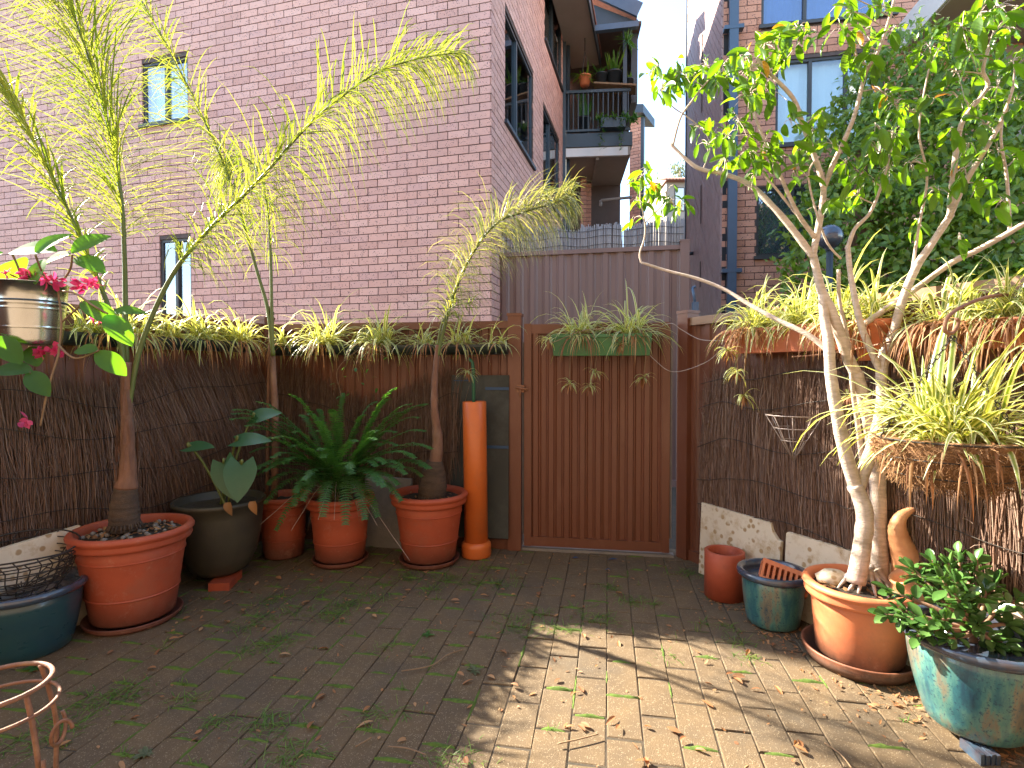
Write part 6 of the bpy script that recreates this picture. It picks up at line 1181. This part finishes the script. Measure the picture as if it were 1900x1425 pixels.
# dandelion-like weeds
for px, py, lab in ((793, 1178, 'small leafy weed in the shaded paving, left of the sunlit patch'), (880, 1245, 'pale grey weed on the paving beside the sunlit patch'), (270, 1400, 'pale grey weed on the paving near the bottom left'), (70, 1240, 'cluster of round leafed weeds at the foot of the left blue pot')):
    c = G(px, py, 0.002); w_ = thing('weed', c, lab, 'weed'); lm = leafgrid(0.035, 0.014 if py != 1240 else 0.028, oval, 4, 0.2, 0.3).mesh('leaf'); lm.materials.append(MT['fern'] if 'pale' not in lab else MT['gum'])
    for i in range(9): a = i * 0.7 + rnd(-.2, .2); inst('leaf', lm, frame(c + V((rnd(-.03, .03), rnd(-.02, .02), 0.004)) * (1 if py == 1240 else 0.2), (math.cos(a), math.sin(a), rnd(0.1, 0.5)), Z3, rnd(0.7, 1.2)), w_)
# fallen leaves: single things
FL = []
for i in range(5): me = leafgrid(rnd(0.036, 0.055), rnd(0.018, 0.026), lance, 4, rnd(-0.4, 0.5), rnd(0.3, 1.1)).mesh('fallen_leaf'); me.materials.append(MT['dry']); FL.append(me)
def fallen(px, py, s=1.0):
    c = G(px, py, 0.006); a = rnd(0, 6.28); o = bpy.data.objects.new('fallen_leaf', RN.choice(FL)); COL.objects.link(o); o.matrix_world = frame(c + Z3 * (undul(c) + 0.004), (math.cos(a), math.sin(a), rnd(-0.1, 0.25)), Z3, s * rnd(0.7, 1.1), rnd(-0.4, 0.4)); tag(o, 'dry brown leaf lying on the paving', 'leaf', 'fallen leaves on the paving')
for px, py in ((640, 1150), (690, 1130), (490, 1170), (590, 1205), (520, 1215), (585, 1300), (585, 1340), (688, 1312), (690, 1340), (740, 1378), (865, 1405), (880, 1175), (940, 1215), (860, 1255), (905, 1255), (880, 1262), (945, 1270), (955, 1298), (1040, 1260), (1080, 1285), (1140, 1330), (1095, 1350), (1065, 1348), (1150, 1345), (1210, 1350), (1240, 1350), (1260, 1375), (1150, 1190), (1085, 1185), (1070, 1345), (1300, 1300), (1360, 1250), (1380, 1270), (1410, 1280), (1360, 1255), (1440, 1273), (1390, 1205), (1310, 1395), (1490, 1390), (1500, 1400), (1475, 1385), (1195, 1405), (1210, 1412), (430, 1115), (450, 1130), (425, 1155), (560, 1120), (350, 1145), (375, 1165), (330, 1185), (300, 1205), (290, 1240), (200, 1215), (260, 1330), (130, 1375), (220, 1415), (700, 1145), (1140, 1100), (1000, 1100), (960, 1105), (930, 1095), (915, 1085), (1060, 1108), (1180, 1075), (1090, 1085), (750, 1095), (850, 1115), (890, 1105), (560, 1060), (600, 1080), (480, 1080), (520, 1075), (1530, 1180), (1540, 1200), (1510, 1215), (1555, 1190)): fallen(px + rnd(-3, 3), py)
m = M()
for cx, cy, rr, n in ((-0.9, 3.05, 0.5, 90), (-1.45, 2.75, 0.35, 80), (-2.1, 2.62, 0.22, 60), (0.1, 3.1, 0.6, 90), (1.25, 2.72, 0.3, 90), (1.27, 2.40, 0.16, 160), (1.55, 1.98, 0.18, 160), (1.75, 1.75, 0.25, 120), (1.42, 1.98, 0.2, 110), (1.68, 1.55, 0.2, 120), (1.15, 2.75, 0.12, 70), (0.6, 2.0, 0.8, 90), (-0.6, 2.2, 0.9, 90), (0.9, 3.2, 0.35, 40), (1.3, 1.95, 0.25, 40)):
    for i in range(n):
        q, r_ = rnd(0, 6.28), rr * math.sqrt(RN.random()); p = h2(cx + r_ * math.cos(q), cy + r_ * math.sin(q)); 
        if not inside_court(p, 0.03): continue
        lg = leafgrid(rnd(0.008, 0.032), rnd(0.004, 0.013), oval, 3, rnd(-0.3, 0.4), rnd(0, 0.6)); m.join(lg, frame(p + Z3 * (undul(p) + rnd(0.002, 0.008)), (math.cos(q * 9), math.sin(q * 9), rnd(-0.15, 0.2)), Z3, 1, rnd(-0.5, 0.5)), RN.random() + 0.001)
part('leaf_litter', m, 'dry', loc=(0, 2, 0)); o = bpy.data.objects['leaf_litter']; o['kind'] = 'stuff'; tag(o, 'fine dry leaf scraps scattered over the paving', 'leaf litter')
m = M()
for pts in (((745, 1245), (800, 1235), (830, 1215), (860, 1205)), ((720, 1385), (755, 1388), (790, 1400)), ((1035, 1380), (1080, 1370), (1110, 1362)), ((660, 1385), (690, 1368)), ((1530, 1378), (1560, 1400), (1580, 1425))):
    q = [tuple(G(a, b, 0.012)) for a, b in pts]; mm = M(); mm.tube(smooth(q, 5), 0.0025, 5); tag(part('twig', mm, 'drystem', loc=V(q[0])), 'thin dry twig lying on the paving', 'twig', 'fallen twigs on the paving')
# debris on pot soil
for c, r, z, n, par in ((PA_, 0.20, 0.42, 130, 'a'), (PF_, 0.15, 0.285, 90, 'b'), (PO_, 0.15, 0.305, 60, 'c'), (PE_, 0.19, 0.41, 40, 'd')):
    o = litter(c, r, z, n); tag(o, {'a': 'dry leaf scraps on the soil of the large left palm pot', 'b': 'dry leaf scraps on the soil of the jade plant pot', 'c': 'dry leaf scraps on the soil of the fig tree tub', 'd': 'dry leaf scraps on the soil of the small palm pot'}[par], 'leaf litter')
m = M()
for i in range(46):
    q, rr = rnd(0, 6.28), 0.20 * math.sqrt(RN.random()); r_ = rnd(0.006, 0.015); m.lathe([(0, -r_ * .6), (r_, -r_ * .2), (r_ * .8, r_ * .4), (0, r_ * .6)], V((PA_[0] + rr * math.cos(q), PA_[1] + rr * math.sin(q), 0.425)), 7, Matrix.Rotation(rnd(0, 3), 3, 'X'))
o = part('pebbles', m, 'concrete', loc=V((PA_[0], PA_[1], 0.42)), kind='stuff'); tag(o, 'grey pebbles mulching the large left palm pot', 'pebbles')
q = V((PO_[0] - 0.08, PO_[1] + 0.06, 0.325)); m = M(); m.lathe([(0, -0.05), (0.035, -0.03), (0.045, 0.0), (0.03, 0.025), (0, 0.03)], q, 12, Matrix.Rotation(0.3, 3, 'X'), 1.5, 0.06); tag(part('rock', m, 'slab', loc=q), 'pale rock lying on the soil of the fig tree tub', 'rock')
